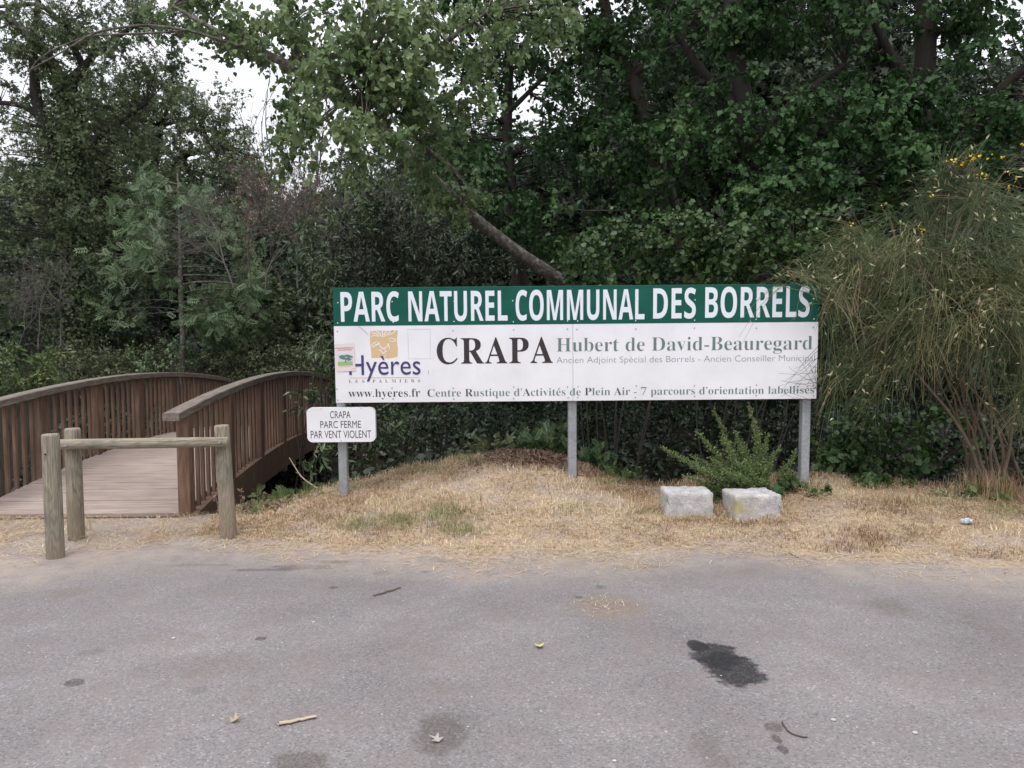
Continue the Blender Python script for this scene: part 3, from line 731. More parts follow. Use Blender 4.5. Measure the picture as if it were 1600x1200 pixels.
# ------------------------------------------------------------------ stone blocks
m, n, b = new_mat('pale_limestone')
f = noise(n, 8, 7, .7); f2 = noise(n, 50, 5, .7); f3 = noise(n, 3, 4, .6)
c1 = ramp(n, [(.3, .285, .28), (.46, .445, .44), (.6, .585, .575)], f, [.28, .5, .72])
c1 = mixc(n, 1., c1, ramp(n, [(.7, .7, .7), (1.15, 1.15, 1.15)], f2, [.3, .7]), 'MULTIPLY')
li = N(n, 'ShaderNodeAttribute', attribute_name='lichen').outputs['Fac']
c1 = mixc(n, math_(n, 'MULTIPLY', li, ramp(n, [(0, 0, 0), (1, 1, 1)], f, [.42, .56])), c1, (.37, .33, .17))
vc = N(n, 'ShaderNodeTexVoronoi', feature='DISTANCE_TO_EDGE'); vc.inputs['Scale'].default_value = 7; tcs = N(n, 'ShaderNodeTexCoord'); n.links.new(tcs.outputs['Object'], vc.inputs['Vector'])
c1 = mixc(n, math_(n, 'MULTIPLY', ramp(n, [(1, 1, 1), (0, 0, 0)], vc.outputs['Distance'], [.0, .02]), ramp(n, [(0, 0, 0), (1, 1, 1)], f3, [.5, .6])), c1, (.13, .12, .12))
n.links.new(c1, b.inputs['Base Color']); b.inputs['Roughness'].default_value = .92; bump(n, b, math_(n, 'ADD', f, f2), .6, .015); M['stone'] = m
def block(px0, px1, pyt, pyb, Y, depth, rotz, seed, label, lich):
    L_ = at(px0, pyb, Y); R_ = at(px1, pyb, Y); T_ = at((px0 + px1) / 2, pyt, Y)
    wdt = R_[0] - L_[0]; h_ = T_[2] - L_[2]
    bm = bmesh.new(); bmesh.ops.create_cube(bm, size=1); bmesh.ops.subdivide_edges(bm, edges=bm.edges, cuts=14, use_grid_fill=True)
    rz = Matrix.Rotation(rotz, 3, 'Z')
    c = Vector(((L_[0] + R_[0]) / 2, Y + depth / 2, L_[2] + h_ / 2 - .065))
    for v in bm.verts:
        p = v.co.copy() * 2
        k = (abs(p.x) ** 20 + abs(p.y) ** 20 + abs(p.z) ** 20) ** (1 / 20)
        p = p / k if k > 1 else p
        a_ = np.array([p.x * 2.1 + seed, p.y * 2.3 + p.z * 1.7])
        nn = float(fbm(np.array(a_[0]), np.array(a_[1]), seed)) * .07 + float(fbm(np.array(p.x * 6 + p.y * 3), np.array(p.z * 6 + p.y * 4), seed + 3)) * .09
        p = p * (1 + nn)
        v.co = c + rz @ Vector((p.x * wdt / 2, p.y * depth / 2, p.z * (h_ + .1) / 2))
    o = obj('stone_block', bm, M['stone'], None, True); tag(o, label, 'stone block', 'stone blocks on the verge')
    me = o.data; a_ = me.attributes.new('lichen', 'FLOAT', 'POINT'); vals = []
    lp = np.array(lich) if lich is not None else None
    for v in me.vertices:
        d = 9 if lp is None else math.hypot((v.co.x - lp[0]) / .09, (v.co.z - lp[2]) / .075)
        vals.append(max(0, min(1, 1.6 - d)) if v.co.y < c.y - depth * .2 else 0)
    a_.data.foreach_set('value', vals)
block(1042, 1116, 767, 814, hit(1075, 813), .33, -.04, 3, 'squared pale stone block with a flat top, left of the pair on the verge', None)
block(1146, 1221, 771, 814, hit(1180, 813), .34, .09, 8, 'lower pale stone block with a yellow lichen patch, right of the pair', at(1160, 792, hit(1180, 813)))

# ------------------------------------------------------------------ vegetation toolkit
def unit(v): return v / np.maximum(np.linalg.norm(v, axis=-1, keepdims=True), 1e-9)
def tubes(paths, radii, sides=5):
    """list of (n,3) paths and (n,) radii -> V, F"""
    Vs, Fs, off = [], [], 0
    ang = np.arange(sides) * 2 * np.pi / sides; ca, sa = np.cos(ang), np.sin(ang)
    for P, R in zip(paths, radii):
        P = np.asarray(P, float); R = np.asarray(R, float); k = len(P)
        T = unit(np.gradient(P, axis=0)); ref = np.array([0, 0, 1.0]) if abs(T[:, 2]).mean() < .9 else np.array([1.0, 0, 0])
        A = unit(np.cross(T, ref)); B = np.cross(T, A)
        V = P[:, None] + R[:, None, None] * (A[:, None] * ca[None, :, None] + B[:, None] * sa[None, :, None])
        Vs.append(V.reshape(-1, 3))
        i = np.arange(k - 1)[:, None] * sides; j = np.arange(sides)[None]; j2 = (j + 1) % sides
        Fs.append(np.stack([i + j, i + j2, i + sides + j2, i + sides + j], -1).reshape(-1, 4) + off); off += k * sides
    return np.concatenate(Vs), np.concatenate(Fs)
def spline(pts, n=24):
    P = np.asarray(pts, float)
    if len(P) < 3:
        t = np.linspace(0, 1, n)[:, None]; return P[0] * (1 - t) + P[-1] * t
    d = np.concatenate([[0], np.cumsum(np.linalg.norm(np.diff(P, axis=0), axis=1))]); s = np.linspace(0, d[-1], n)
    out = np.stack([np.interp(s, d, P[:, k]) for k in range(P.shape[1])], 1)
    for _ in range(2): out[1:-1] = .25 * out[:-2] + .5 * out[1:-1] + .25 * out[2:]
    return out

LEAF = {   # template vertices (x across, y along, z up) and faces
    'poplar': (np.array([(0, 0, 0), (-.46, .2, .05), (-.36, .5, .07), (0, 1, -.1), (.36, .5, .07), (.46, .2, .05), (0, .45, -.02)]), [(0, 6, 2, 1), (6, 3, 2), (0, 5, 4, 6), (6, 4, 3)]),
    'oval': (np.array([(0, 0, 0), (-.27, .45, .06), (0, 1, -.06), (.27, .45, .06)]), [(0, 2, 1), (0, 3, 2)]),
    'lance': (np.array([(0, 0, 0), (-.15, .42, .04), (0, 1, -.1), (.15, .42, .04)]), [(0, 2, 1), (0, 3, 2)]),
    'broad': (np.array([(0, 0, 0), (-.5, .35, .08), (-.2, .9, .0), (.25, .95, -.04), (.5, .4, .08)]), [(0, 2, 1), (0, 3, 2), (0, 4, 3)]),
    'rag': (np.array([(0, 0, 0), (-.45, .3, .1), (-.1, .45, 0), (-.35, .95, -.05), (.05, .7, .02), (.4, .9, .06), (.2, .42, 0), (.5, .25, .05)]), [(0, 2, 1), (0, 4, 2), (2, 4, 3), (0, 6, 4), (4, 6, 5), (0, 7, 6)]),
}
def pinnate(npair=5, w_=.11, l_=.34):
    V, F = [], []
    for i in range(npair):
        y = .16 + .68 * i / (npair - 1)
        for s in (-1, 1):
            o = len(V); d = np.array([s * .86, .5, -.12]); d /= np.linalg.norm(d); pr__ = np.array([-.5 * s, .86, 0]) * w_ * .5
            b0 = np.array([0, y, 0]); V += [b0, b0 + d * l_ * .5 + pr__, b0 + d * l_, b0 + d * l_ * .5 - pr__]; F += [(o, o + 1, o + 2, o + 3)]
    o = len(V); V += [np.array([0, .84, 0]), np.array([-.05, 1, 0]), np.array([0, 1.16, -.05]), np.array([.05, 1, 0])]; F += [(o, o + 1, o + 2, o + 3)]
    return np.array(V), F
LEAF['pinnate'] = pinnate(); LEAF['fern'] = pinnate(7, .09, .3)

def leaf_arrays(kind, P, axis, nrm, size):
    T, F = LEAF[kind]; axis = unit(axis); x = unit(np.cross(axis, nrm)); z = np.cross(x, axis)
    V = P[:, None] + size[:, None, None] * (T[None, :, 0, None] * x[:, None] + T[None, :, 1, None] * axis[:, None] + T[None, :, 2, None] * z[:, None])
    k = len(T); base = np.arange(len(P))[:, None] * k; Fs = {}
    for f in F: Fs.setdefault(len(f), []).append(base + np.array(f)[None])
    return V.reshape(-1, 3), {q: np.concatenate(v) for q, v in Fs.items()}, {q: len(v) for q, v in Fs.items()}

def leaf_obj(name, batches, mat, parent):
    """batches: list of (kind, P, axis, nrm, size, tint)"""
    Vs, F3, F4, t3, t4, off = [], [], [], [], [], 0
    for kind, P, ax, nr, sz, tn in batches:
        if len(P) == 0: continue
        V, Fs, rep = leaf_arrays(kind, P, ax, nr, sz)
        for q, f in Fs.items():
            (F3 if q == 3 else F4).append(f + off); (t3 if q == 3 else t4).append(np.tile(tn, rep[q]))
        Vs.append(V); off += len(V)
    FF, TT = [], []
    if F3: FF.append(np.concatenate(F3)); TT.append(np.concatenate(t3))
    if F4: FF.append(np.concatenate(F4)); TT.append(np.concatenate(t4))
    return mesh_np(name, np.concatenate(Vs), FF, mat, parent, TT)

def pxblob(px, py, Y, rx, ry, dr):
    """ellipsoid from picture position and half sizes in picture pixels, depth half size in metres"""
    return at(px, py, Y), np.array([rx * Y / FPX, dr, ry * Y / FPX])

def fill(rg, blobs, dens, rc, ntw, nlf, lsize, kind, anchors, droop=.35, shell=.45, twig=True, tvar=.5, upb=.5, brr=.012, fan=.9, tbias=0.0, void=0.0):
    """sprays of leaves filling ellipsoid blobs; each spray hangs on a branch from the nearest limb point.
    Returns leaf batch, branch paths, branch radii"""
    Cn = []
    for c, r in blobs:
        nC = max(3, int(dens * (r[0] * r[1] + r[1] * r[2] + r[0] * r[2]) * 2))
        d = unit(rg.normal(size=(nC, 3))); q = shell + (1 - shell) * rg.random(nC) ** .6
        nn = 1 + .28 * np.sin(d[:, 0] * 5 + c[0] * 3) * np.cos(d[:, 2] * 4 + c[2] * 2)
        Cn.append(np.concatenate([c + d * (q * nn)[:, None] * r, d], 1))
    Cn = np.concatenate(Cn); cen, out = Cn[:, :3], Cn[:, 3:]
    if void:
        vn = .6 * vnoise(cen[:, 0] * 1.5 + cen[:, 1] * .5, cen[:, 2] * 1.6 - cen[:, 1] * .4, 77) + .4 * vnoise(cen[:, 0] * 3.3 - cen[:, 1] * .7, cen[:, 2] * 3.3, 78)
        kp = vn > void; cen, out = cen[kp], out[kp]
    paths, rad = [], []
    if anchors is not None:
        A = np.asarray(anchors)
        for i in range(len(cen)):
            k = np.argmin(((A - cen[i]) ** 2).sum(1) + .6 * np.clip(A[:, 2] - cen[i, 2], 0, None) ** 2)
            p0, p1 = A[k], cen[i]; L = np.linalg.norm(p1 - p0)
            if L > 3.5: p0 = p1 + (p0 - p1) * (3.5 / L); L = 3.5
            mid = (p0 + p1) / 2 + rg.normal(size=3) * L * .09 + np.array([0, 0, .1 * L])
            t = np.linspace(0, 1, 5)[:, None]; paths.append((1 - t) ** 2 * p0 + 2 * t * (1 - t) * mid + t ** 2 * p1)
            rad.append(np.linspace(brr * (1 + .35 * L), brr * .35, 5))
    nC = len(cen)
    td = unit(np.repeat(out, ntw, 0) * .55 + rg.normal(size=(nC * ntw, 3)) * fan + np.array([0, 0, -droop * .6]))
    tl = rc * rg.uniform(.55, 1.25, nC * ntw); tb = np.repeat(cen, ntw, 0) + rg.normal(size=(nC * ntw, 3)) * rc * .18
    if twig:
        t = np.linspace(0, 1, 3)[:, None]
        for i in range(nC * ntw):
            paths.append(tb[i] + td[i] * tl[i] * t + np.array([0, 0, -droop * .25 * tl[i]]) * t ** 2); rad.append(np.array([brr * .38, brr * .28, brr * .15]))
    nT = nC * ntw; s = rg.random((nT, nlf)) * .9 + .12
    P = tb[:, None] + td[:, None] * (tl[:, None] * s)[..., None] + np.array([0, 0, -droop * .25]) * (tl[:, None] * s ** 2)[..., None] + rg.normal(size=(nT, nlf, 3)) * rc * .07
    P = P.reshape(-1, 3); n_ = len(P)
    ax = unit(np.repeat(td, nlf, 0) * .45 + rg.normal(size=(n_, 3)) * .75 + np.array([0, 0, -droop]))
    nr = unit(rg.normal(size=(n_, 3)) * .55 + np.array([0, 0, upb]) + np.repeat(np.repeat(unit(out + rg.normal(size=(nC, 3)) * .35), ntw, 0), nlf, 0) * .75)
    sz = lsize * rg.uniform(.42, 1.3, n_)
    ct = np.repeat(rg.normal(.5, .24, nC), ntw * nlf); tn = np.clip(ct * .65 + .35 * rg.random(n_) * (1 + tvar * .3) + (tvar - .5) * .1 + tbias, 0, 1)
    return (kind, P, ax, nr, sz, tn), paths, rad

def tree(name, label, cat, limbs, blobs, leafmat, barkmat, seed, group=None, dens=9, rc=.3, ntw=4, nlf=9, lsize=.07, kind='poplar', sides=8, extra=None, names=('trunk', 'crown'), top=None, **kw):
    """limbs: list of (points with radius as 4th value)"""
    rg = np.random.default_rng(seed)
    L = [spline(l, 26) for l in limbs]
    root = empty(name, L[0][0][:3], label, cat, group)
    anchors = np.concatenate([l[4:, :3] for l in L]) if L else None
    batch, paths, rad = fill(rg, blobs, dens, rc, ntw, nlf, lsize, kind, anchors, **kw)
    extra = list(extra or [])
    if top:  # unseen upper crown above the view, added to shade the wood below
        b2, p2, r2 = fill(rg, top, 2.2, .5, 5, 10, lsize * 1.7, kind, anchors, droop=.4, twig=False); extra.append(b2); paths += p2; rad += r2
    V, F = tubes([l[:, :3] + (fbm(l[:, 2] * 2 + seed, l[:, 0] * 2, seed)[:, None] * l[:, 3:4] * .9) for l in L], [l[:, 3] * (1 + .25 * fbm(l[:, 2] * 4, l[:, 0] * 4, seed + 2)) for l in L], sides)
    V2, F2 = tubes(paths, rad, 4 if kw.get('brr', .012) > .008 else 3)
    mesh_np(names[0], np.concatenate([V, V2]), [np.concatenate([F, F2 + len(V)])], barkmat, root, smooth=True)
    leaf_obj(names[1], [batch] + (extra or []), leafmat, root)
    return root

def limb(*pts):
    """(px, py, Y, radius) -> world points with radius"""
    return [np.array([*at(px, py, Y), r]) for px, py, Y, r in pts]

def ivy_batch(rg, path, n_, spread, size):
    P = spline(path, 60); k = rg.integers(0, 60, n_); a = rg.random(n_) * 6.283
    o = np.stack([np.cos(a), np.sin(a), rg.normal(size=n_) * .15], 1)
    pos = P[k, :3] + o * (P[k, 3] + spread * rg.random(n_) ** 1.5)[:, None] + rg.normal(size=(n_, 3)) * .05
    return ('broad', pos, unit(np.array([0, 0, -1.0]) + rg.normal(size=(n_, 3)) * .5), unit(o + rg.normal(size=(n_, 3)) * .35 + np.array([0, 0, .3])), size * rg.uniform(.6, 1.3, n_), np.clip(rg.normal(.45, .2, n_), 0, 1))

def bare(rg, p, d, L, r, depth, paths, rad, spread=.5, upb=.1):
    k = 6; P = [np.array(p)]; d = np.array(d, float)
    for i in range(k):
        d = unit(d + rg.normal(size=3) * .14 + np.array([0, 0, upb * .3])); P.append(P[-1] + d * L / k)
    paths.append(np.array(P)); rad.append(np.linspace(r, r * .45, k + 1))
    if depth <= 0: return
    for j in range(rg.integers(3, 6)):
        i = rg.integers(2, k + 1); nd = unit(d + rg.normal(size=3) * spread)
        bare(rg, P[i], nd, L * rg.uniform(.45, .7), max(r * .5, .0025), depth - 1, paths, rad, spread, upb)

# ---- left side: old oaks, ash sapling, undergrowth beyond the ditch
rg0 = np.random.default_rng(11)
ivp = limb((112, 600, 18, .3), (113, 470, 18, .28), (114, 330, 18, .24), (104, 180, 18, .19), (104, 120, 18, .15))
tree('oak_tree', 'old oak at the far left, its dark trunk and forked limbs wrapped in ivy', 'tree',
     [limb((112, 600, 18, .3), (113, 470, 18, .27), (114, 330, 18, .22), (104, 150, 18, .17), (78, 88, 18, .12), (40, 50, 18, .1), (0, 20, 18, .08)),
      limb((112, 330, 18, .17), (80, 230, 18, .15), (58, 160, 18, .13), (52, 70, 18, .09), (60, 0, 18, .06)),
      limb((104, 130, 18, .1), (135, 100, 18, .09), (150, 80, 18, .07), (210, 40, 18, .05)),
      limb((110, 140, 18, .1), (130, 105, 18, .08), (105, 40, 18, .06), (60, 5, 18, .05), (0, 10, 18, .04)),
      limb((75, 190, 18, .08), (40, 165, 18, .07), (0, 160, 18, .05)), limb((110, 260, 18, .1), (170, 200, 18, .08), (230, 160, 18, .05))],
     [pxblob(40, 40, 18, 90, 60, 1.4), pxblob(170, 30, 18, 110, 45, 1.4), pxblob(20, 215, 17.5, 70, 45, 1.2), pxblob(150, 150, 18, 80, 45, 1.2), pxblob(40, 330, 17.5, 80, 50, 1.3), pxblob(10, 420, 17, 60, 70, 1.4), pxblob(200, 240, 18.5, 70, 50, 1.2), pxblob(230, 90, 18, 60, 40, 1.), pxblob(100, 95, 18, 60, 40, 1.), pxblob(15, 130, 18, 50, 35, 1.), pxblob(255, 25, 18, 50, 30, .9), pxblob(75, 265, 18, 60, 35, 1.)],
     M['oak'], M['bark_dark'], 21, dens=6, void=.3, rc=.42, ntw=6, nlf=14, lsize=.085, kind='rag', extra=[ivy_batch(rg0, ivp, 13000, .35, .065)], droop=.2)
tree('oak_tree', 'broad grey-green oak whose sloping crown edges the open sky above the footbridge', 'tree',
     [limb((240, 600, 22, .25), (236, 430, 22, .22), (230, 300, 22, .18), (250, 200, 22, .1)), limb((236, 330, 22, .14), (290, 240, 22, .1), (350, 230, 22, .05)), limb((233, 350, 22, .12), (180, 280, 22, .08), (150, 200, 22, .05))],
     [pxblob(215, 165, 22, 90, 55, 1.8), pxblob(290, 195, 22, 75, 60, 1.7), pxblob(345, 245, 22, 60, 50, 1.4), pxblob(190, 270, 21.5, 100, 60, 1.8), pxblob(300, 300, 21.5, 100, 60, 1.8), pxblob(120, 330, 21.5, 80, 60, 1.8), pxblob(380, 310, 21.5, 45, 60, 1.4), pxblob(200, 390, 21, 120, 60, 1.6), pxblob(90,240,22,70,70,1.5), pxblob(395, 275, 22, 40, 40, 1.2)],
     M['oak'], M['bark_dark'], 22, dens=5.6, void=.26, rc=.5, ntw=6, nlf=14, lsize=.1, kind='rag', droop=.15, tbias=.08)
tree('ash_sapling', 'slim young ash with pale feathery leaves and a straight thin trunk beyond the footbridge', 'tree',
     [limb((286, 600, 16.2, .07), (285, 540, 16.2, .06), (283, 440, 16.3, .05), (280, 340, 16.6, .032), (277, 265, 17, .012))],
     [pxblob(277, 290, 17, 55, 40, .9), pxblob(250, 345, 16.8, 75, 45, 1.1), pxblob(320, 360, 17, 70, 45, 1.1), pxblob(255, 420, 16.6, 80, 40, 1.2), pxblob(330, 430, 16.8, 75, 45, 1.1), pxblob(240, 480, 16.6, 60, 30, 1.), pxblob(330, 500, 16.8, 85, 35, 1.1), pxblob(205, 425, 16.4, 30, 25, .6)],
     M['ash'], M['bark_pale'], 23, dens=6.5, rc=.4, void=.43, ntw=4, nlf=6, lsize=.23, kind='pinnate', droop=.25, shell=.2, tbias=.05)
# dead shrub, bare tree
def bare_thing(name, label, cat, bases, seed, depth, mat, leaves=None, L=1.6, r=.03, spread=.5, group=None):
    rg = np.random.default_rng(seed); paths, rad = [], []
    for p, d in bases: bare(rg, p, unit(np.array(d, float)), L, r, depth, paths, rad, spread)
    root = empty(name, bases[0][0], label, cat, group)
    V, F = tubes(paths, rad, 4); mesh_np('branches', V, [F], mat, root, smooth=True)
    if leaves:
        mt, frac, size, box_ = leaves
        tips = np.concatenate([p[3:] for p in paths if len(p)]); keep = rg.random(len(tips)) < frac; tips = tips[keep]
        if box_ is not None:
            c, r_ = box_; tips = tips[(((tips - c) / r_) ** 2).sum(1) < 1]
        n_ = len(tips) * 4; P = np.repeat(tips, 4, 0) + rg.normal(size=(n_, 3)) * .07
        leaf_obj('dead_leaves', [('oval', P, unit(rg.normal(size=(n_, 3)) * .6 + np.array([0, 0, -.8])), unit(rg.normal(size=(n_, 3))), size * rg.uniform(.6, 1.2, n_), rg.random(n_))], mt, root)
    return root
bs_ = [(at(440 + dx, 450, 15 + rg0.normal() * .5), (dx * .004, 0, 1)) for dx in (-75, -50, -25, 0, 25, 50, 80, 110, 140, 170)]
bare_thing('dead_shrub', 'half-dead shrub with rusty brown leaves and grey twigs, left of the board', 'shrub', bs_, 31, 5, M['twig_grey'], (M['dead_leaf'], .014, .065, (at(430, 330, 15), np.array([1.0, 2.5, 1.35]))), L=1.5, r=.02, spread=.5)
bare_thing('bare_tree', 'thin leafless tree standing against the patch of open sky', 'tree', [(at(425, 420, 24), (.02, 0, 1)), (at(445, 420, 24), (.1, 0, 1))], 33, 4, M['twig_grey'], L=3.6, r=.045, spread=.32)
bare_thing('dead_shrub', 'tangle of bare grey twigs low in the shade at the far left', 'shrub', [(at(60, 545, 15.5), (.1, 0, 1)), (at(30, 540, 15.5), (.3, 0, 1)), (at(95, 540, 15.5), (-.2, 0, 1))], 35, 4, M['twig_grey'], L=1.1, r=.02, spread=.6)

def bush(label, blobs, mat, seed, kind='oval', lsize=.06, dens=14, rc=.22, base=None, cat='bush', name='bush', group=None, stem_mat='bark_dark', **kw):
    c, r = blobs[0]; gz = float(ground_z(c[0], c[1]))
    b0 = np.array([c[0], c[1], gz - .1]) if base is None else np.array(base)
    lm = []
    for bc, br in blobs:
        for dx in (-.4, 0, .4):
            q = bc + br * np.array([dx, 0, -.1]); m_ = (b0 + q) / 2 + np.array([dx * .3 + .25 * math.sin(seed + dx * 9), .1 * math.cos(seed * 2 + dx * 7), 0])
            lm.append([np.array([*(b0 + np.array([dx * .25, .05 * dx, 0])), .014]), np.array([*m_, .010]), np.array([*q, .006])])
    return tree(name, label, cat, lm, blobs, mat, M[stem_mat], seed, group, dens=dens, rc=rc, kind=kind, lsize=lsize, sides=5, names=('stems', 'foliage'), brr=.006, shell=kw.pop('shell', .3), **kw)

G_FAR = 'undergrowth along the far bank'
bush('yellowish-green broad-leaved bush at the left edge, just past the footbridge', [pxblob(15, 575, 12.5, 60, 50, .6), pxblob(-40, 560, 12.5, 60, 60, .7), pxblob(55, 590, 12.8, 35, 30, .5)], M['bright'], 41, 'oval', .085, 16, .22)
for i, (px, py, Y, rx_, ry_, lab) in enumerate([(120, 575, 16, 60, 34, 'low bramble bush behind the left railing, nearest the left edge'), (195, 570, 16.5, 55, 32, 'low bramble bush between the left railing and the ash trunk'), (265, 560, 16.2, 45, 28, 'pale flowering bush at the foot of the young ash'), (340, 572, 17, 55, 36, 'low bramble bush just right of the young ash trunk'), (415, 575, 17, 55, 40, 'low bramble bush over the crest of the right railing'), (475, 570, 16.5, 45, 44, 'low bramble bush between the right railing and the board')]):
    bush(lab, [pxblob(px, py, Y, rx_, ry_, .9), pxblob(px + 20, py - 8, Y + 1, rx_ * .7, ry_ * .9, .8)], M['bramble'] if i != 2 else M['ash'], 50 + i, 'oval', .075, 13, .28, group=G_FAR, ntw=4, nlf=9)
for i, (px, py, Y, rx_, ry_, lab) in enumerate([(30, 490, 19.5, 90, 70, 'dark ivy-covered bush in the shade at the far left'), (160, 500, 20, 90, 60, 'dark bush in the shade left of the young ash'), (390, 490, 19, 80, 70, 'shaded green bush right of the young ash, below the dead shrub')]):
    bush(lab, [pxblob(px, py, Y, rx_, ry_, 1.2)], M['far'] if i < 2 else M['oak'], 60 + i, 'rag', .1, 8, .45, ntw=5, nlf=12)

# ---- laurels left of and under the board
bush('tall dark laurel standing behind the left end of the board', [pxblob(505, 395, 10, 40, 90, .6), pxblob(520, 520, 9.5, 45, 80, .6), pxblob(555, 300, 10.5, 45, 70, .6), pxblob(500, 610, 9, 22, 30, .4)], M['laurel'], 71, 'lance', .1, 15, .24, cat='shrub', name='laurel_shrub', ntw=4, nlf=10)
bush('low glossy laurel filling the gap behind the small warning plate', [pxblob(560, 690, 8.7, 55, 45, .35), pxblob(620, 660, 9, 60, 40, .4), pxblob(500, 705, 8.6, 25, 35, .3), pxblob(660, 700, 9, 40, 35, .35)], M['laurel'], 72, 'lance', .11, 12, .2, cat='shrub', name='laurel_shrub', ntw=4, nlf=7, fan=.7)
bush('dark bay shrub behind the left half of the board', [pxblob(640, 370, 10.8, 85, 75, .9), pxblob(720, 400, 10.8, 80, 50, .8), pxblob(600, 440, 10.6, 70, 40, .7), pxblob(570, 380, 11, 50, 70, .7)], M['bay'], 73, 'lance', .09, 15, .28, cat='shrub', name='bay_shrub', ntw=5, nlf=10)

# ---- leaning poplar
lean = limb((1010, 560, 10.8, .11), (930, 475, 10.5, .1), (870, 434, 10.2, .093), (818, 401, 10, .078), (782, 373, 9.8, .074), (730, 335, 9.5, .07), (680, 280, 9.1, .076), (622, 228, 8.7, .07), (560, 165, 8.4, .064), (490, 118, 8.2, .056), (420, 85, 8.1, .04), (340, 50, 8.1, .028), (270, 10, 8.2, .016))
lean2 = limb((735, 318, 9.3, .034), (716, 277, 8.9, .033), (699, 258, 8.7, .032), (672, 238, 8.5, .028), (640, 204, 8.1, .024), (600, 150, 7.7, .02), (570, 110, 7.4, .012))
tree('leaning_poplar', 'poplar with a bare pale trunk leaning left over the board, light leaves overhanging', 'tree',
     [lean, lean2, limb((640, 215, 8.7, .05), (640, 130, 8.2, .04), (690, 70, 7.9, .03), (760, 20, 7.8, .015)), limb((480, 110, 8.2, .05), (455, 60, 8, .04), (440, -30, 8, .025)),
      limb((400, 80, 8.1, .022), (300, 48, 7.9, .014), (225, 38, 7.7, .012), (150, 48, 7.6, .010), (100, 80, 7.5, .008), (30, 118, 7.5, .004)),
      limb((300, 48, 7.9, .012), (230, 52, 7.8, .010), (140, 55, 7.8, .009), (80, 78, 7.7, .007), (50, 100, 7.7, .005), (33, 150, 7.7, .003))],
     [pxblob(540, 100, 7.2, 75, 60, .45), pxblob(600, 40, 7.4, 110, 45, .5), pxblob(500, 190, 7.0, 50, 30, .3), pxblob(560, 200, 6.9, 50, 30, .3), pxblob(645, 120, 7.4, 80, 60, .5), pxblob(720, 50, 7.9, 100, 50, .5), pxblob(490, 40, 7.7, 70, 45, .5), pxblob(740, 160, 7.8, 40, 25, .25), pxblob(620, 200, 7.0, 28, 30, .2), pxblob(520, 255, 7.0, 40, 18, .2),
      pxblob(350, 50, 8.4, 55, 32, .4), pxblob(420, 55, 8.3, 60, 40, .5), pxblob(300, 10, 8.5, 60, 22, .4), pxblob(465, 165, 8.6, 25, 55, .3), pxblob(395, 95, 8.2, 35, 14, .25), pxblob(840, 20, 8.4, 70, 35, .5), pxblob(700, 300, 8.8, 45, 30, .25), pxblob(590, 130, 7.4, 90, 70, .4), pxblob(680, 190, 8.0, 40, 35, .3), pxblob(650, 262, 8.4, 50, 32, .2), pxblob(712, 312, 9.0, 45, 28, .2), pxblob(455, 215, 8.5, 28, 45, .3)],
     M['poplar'], M['bark_pale'], 81, dens=23, rc=.2, void=.27, ntw=5, nlf=10, lsize=.062, kind='poplar', droop=.75, sides=12, brr=.0075, upb=.45, tbias=.1)

# ---- trees behind the board
tree('poplar_tree', 'upright dark poplar behind the board, its slim trunk showing above the leaning trunk', 'tree',
     [limb((800, 600, 13.5, .16), (815, 440, 13.5, .14), (790, 200, 13.5, .09), (797, 100, 13.5, .075), (790, -40, 13.5, .05)), limb((780, 190, 13.5, .05), (850, 120, 13.3, .04), (900, 90, 13.3, .02))],
     [pxblob(740, 110, 13.5, 75, 60, 1.2), pxblob(850, 70, 13.3, 70, 60, 1.1), pxblob(700, 200, 13.2, 70, 60, 1.1), pxblob(820, 245, 13, 85, 55, 1.1), pxblob(900, 230, 13, 60, 70, 1), pxblob(740, 290, 12.6, 90, 60, 1), pxblob(850, 340, 12.5, 100, 60, 1.), pxblob(780, 0, 13.5, 120, 50, 1.3), pxblob(890, 130, 13.2, 35, 40, .7)],
     M['poplar_shaded'], M['bark_dark'], 91, dens=7, void=.36, top=[pxblob(780, -170, 13.5, 170, 150, 2.2), pxblob(780, -420, 13.5, 130, 130, 1.8)], rc=.36, ntw=6, nlf=11, lsize=.085, kind='poplar', droop=.5, brr=.01)
tree('poplar_tree', 'poplar with a crooked lit trunk and brown twigs above the middle of the board', 'tree',
     [limb((1100, 620, 12, .18), (1080, 440, 12, .16), (1035, 270, 12, .13), (1005, 190, 12, .12), (985, 120, 12, .11), (950, 40, 12, .09), (930, -60, 12, .06)), limb((1170, 215, 11.5, .05), (1120, 180, 11.6, .06), (1060, 150, 11.8, .03)), limb((985, 120, 12, .05), (1050, 70, 11.7, .05), (1110, 0, 11.5, .04))],
     [pxblob(930, 110, 12, 60, 80, .9), pxblob(1010, 40, 11.8, 90, 60, 1), pxblob(960, 250, 11.6, 70, 60, .8), pxblob(1060, 270, 11.4, 90, 60, .9), pxblob(940, 350, 11, 90, 60, .8), pxblob(1100, 100, 11.8, 60, 60, .9), pxblob(920, 10, 12, 70, 50, 1.), pxblob(1010, 160, 12.2, 70, 60, .6)],
     M['poplar_shaded'], M['bark'], 92, dens=9, void=.4, top=[pxblob(960, -160, 12, 170, 150, 1.8), pxblob(950, -400, 12, 140, 130, 1.5)], rc=.33, ntw=6, nlf=11, lsize=.08, kind='poplar', droop=.5, brr=.01)
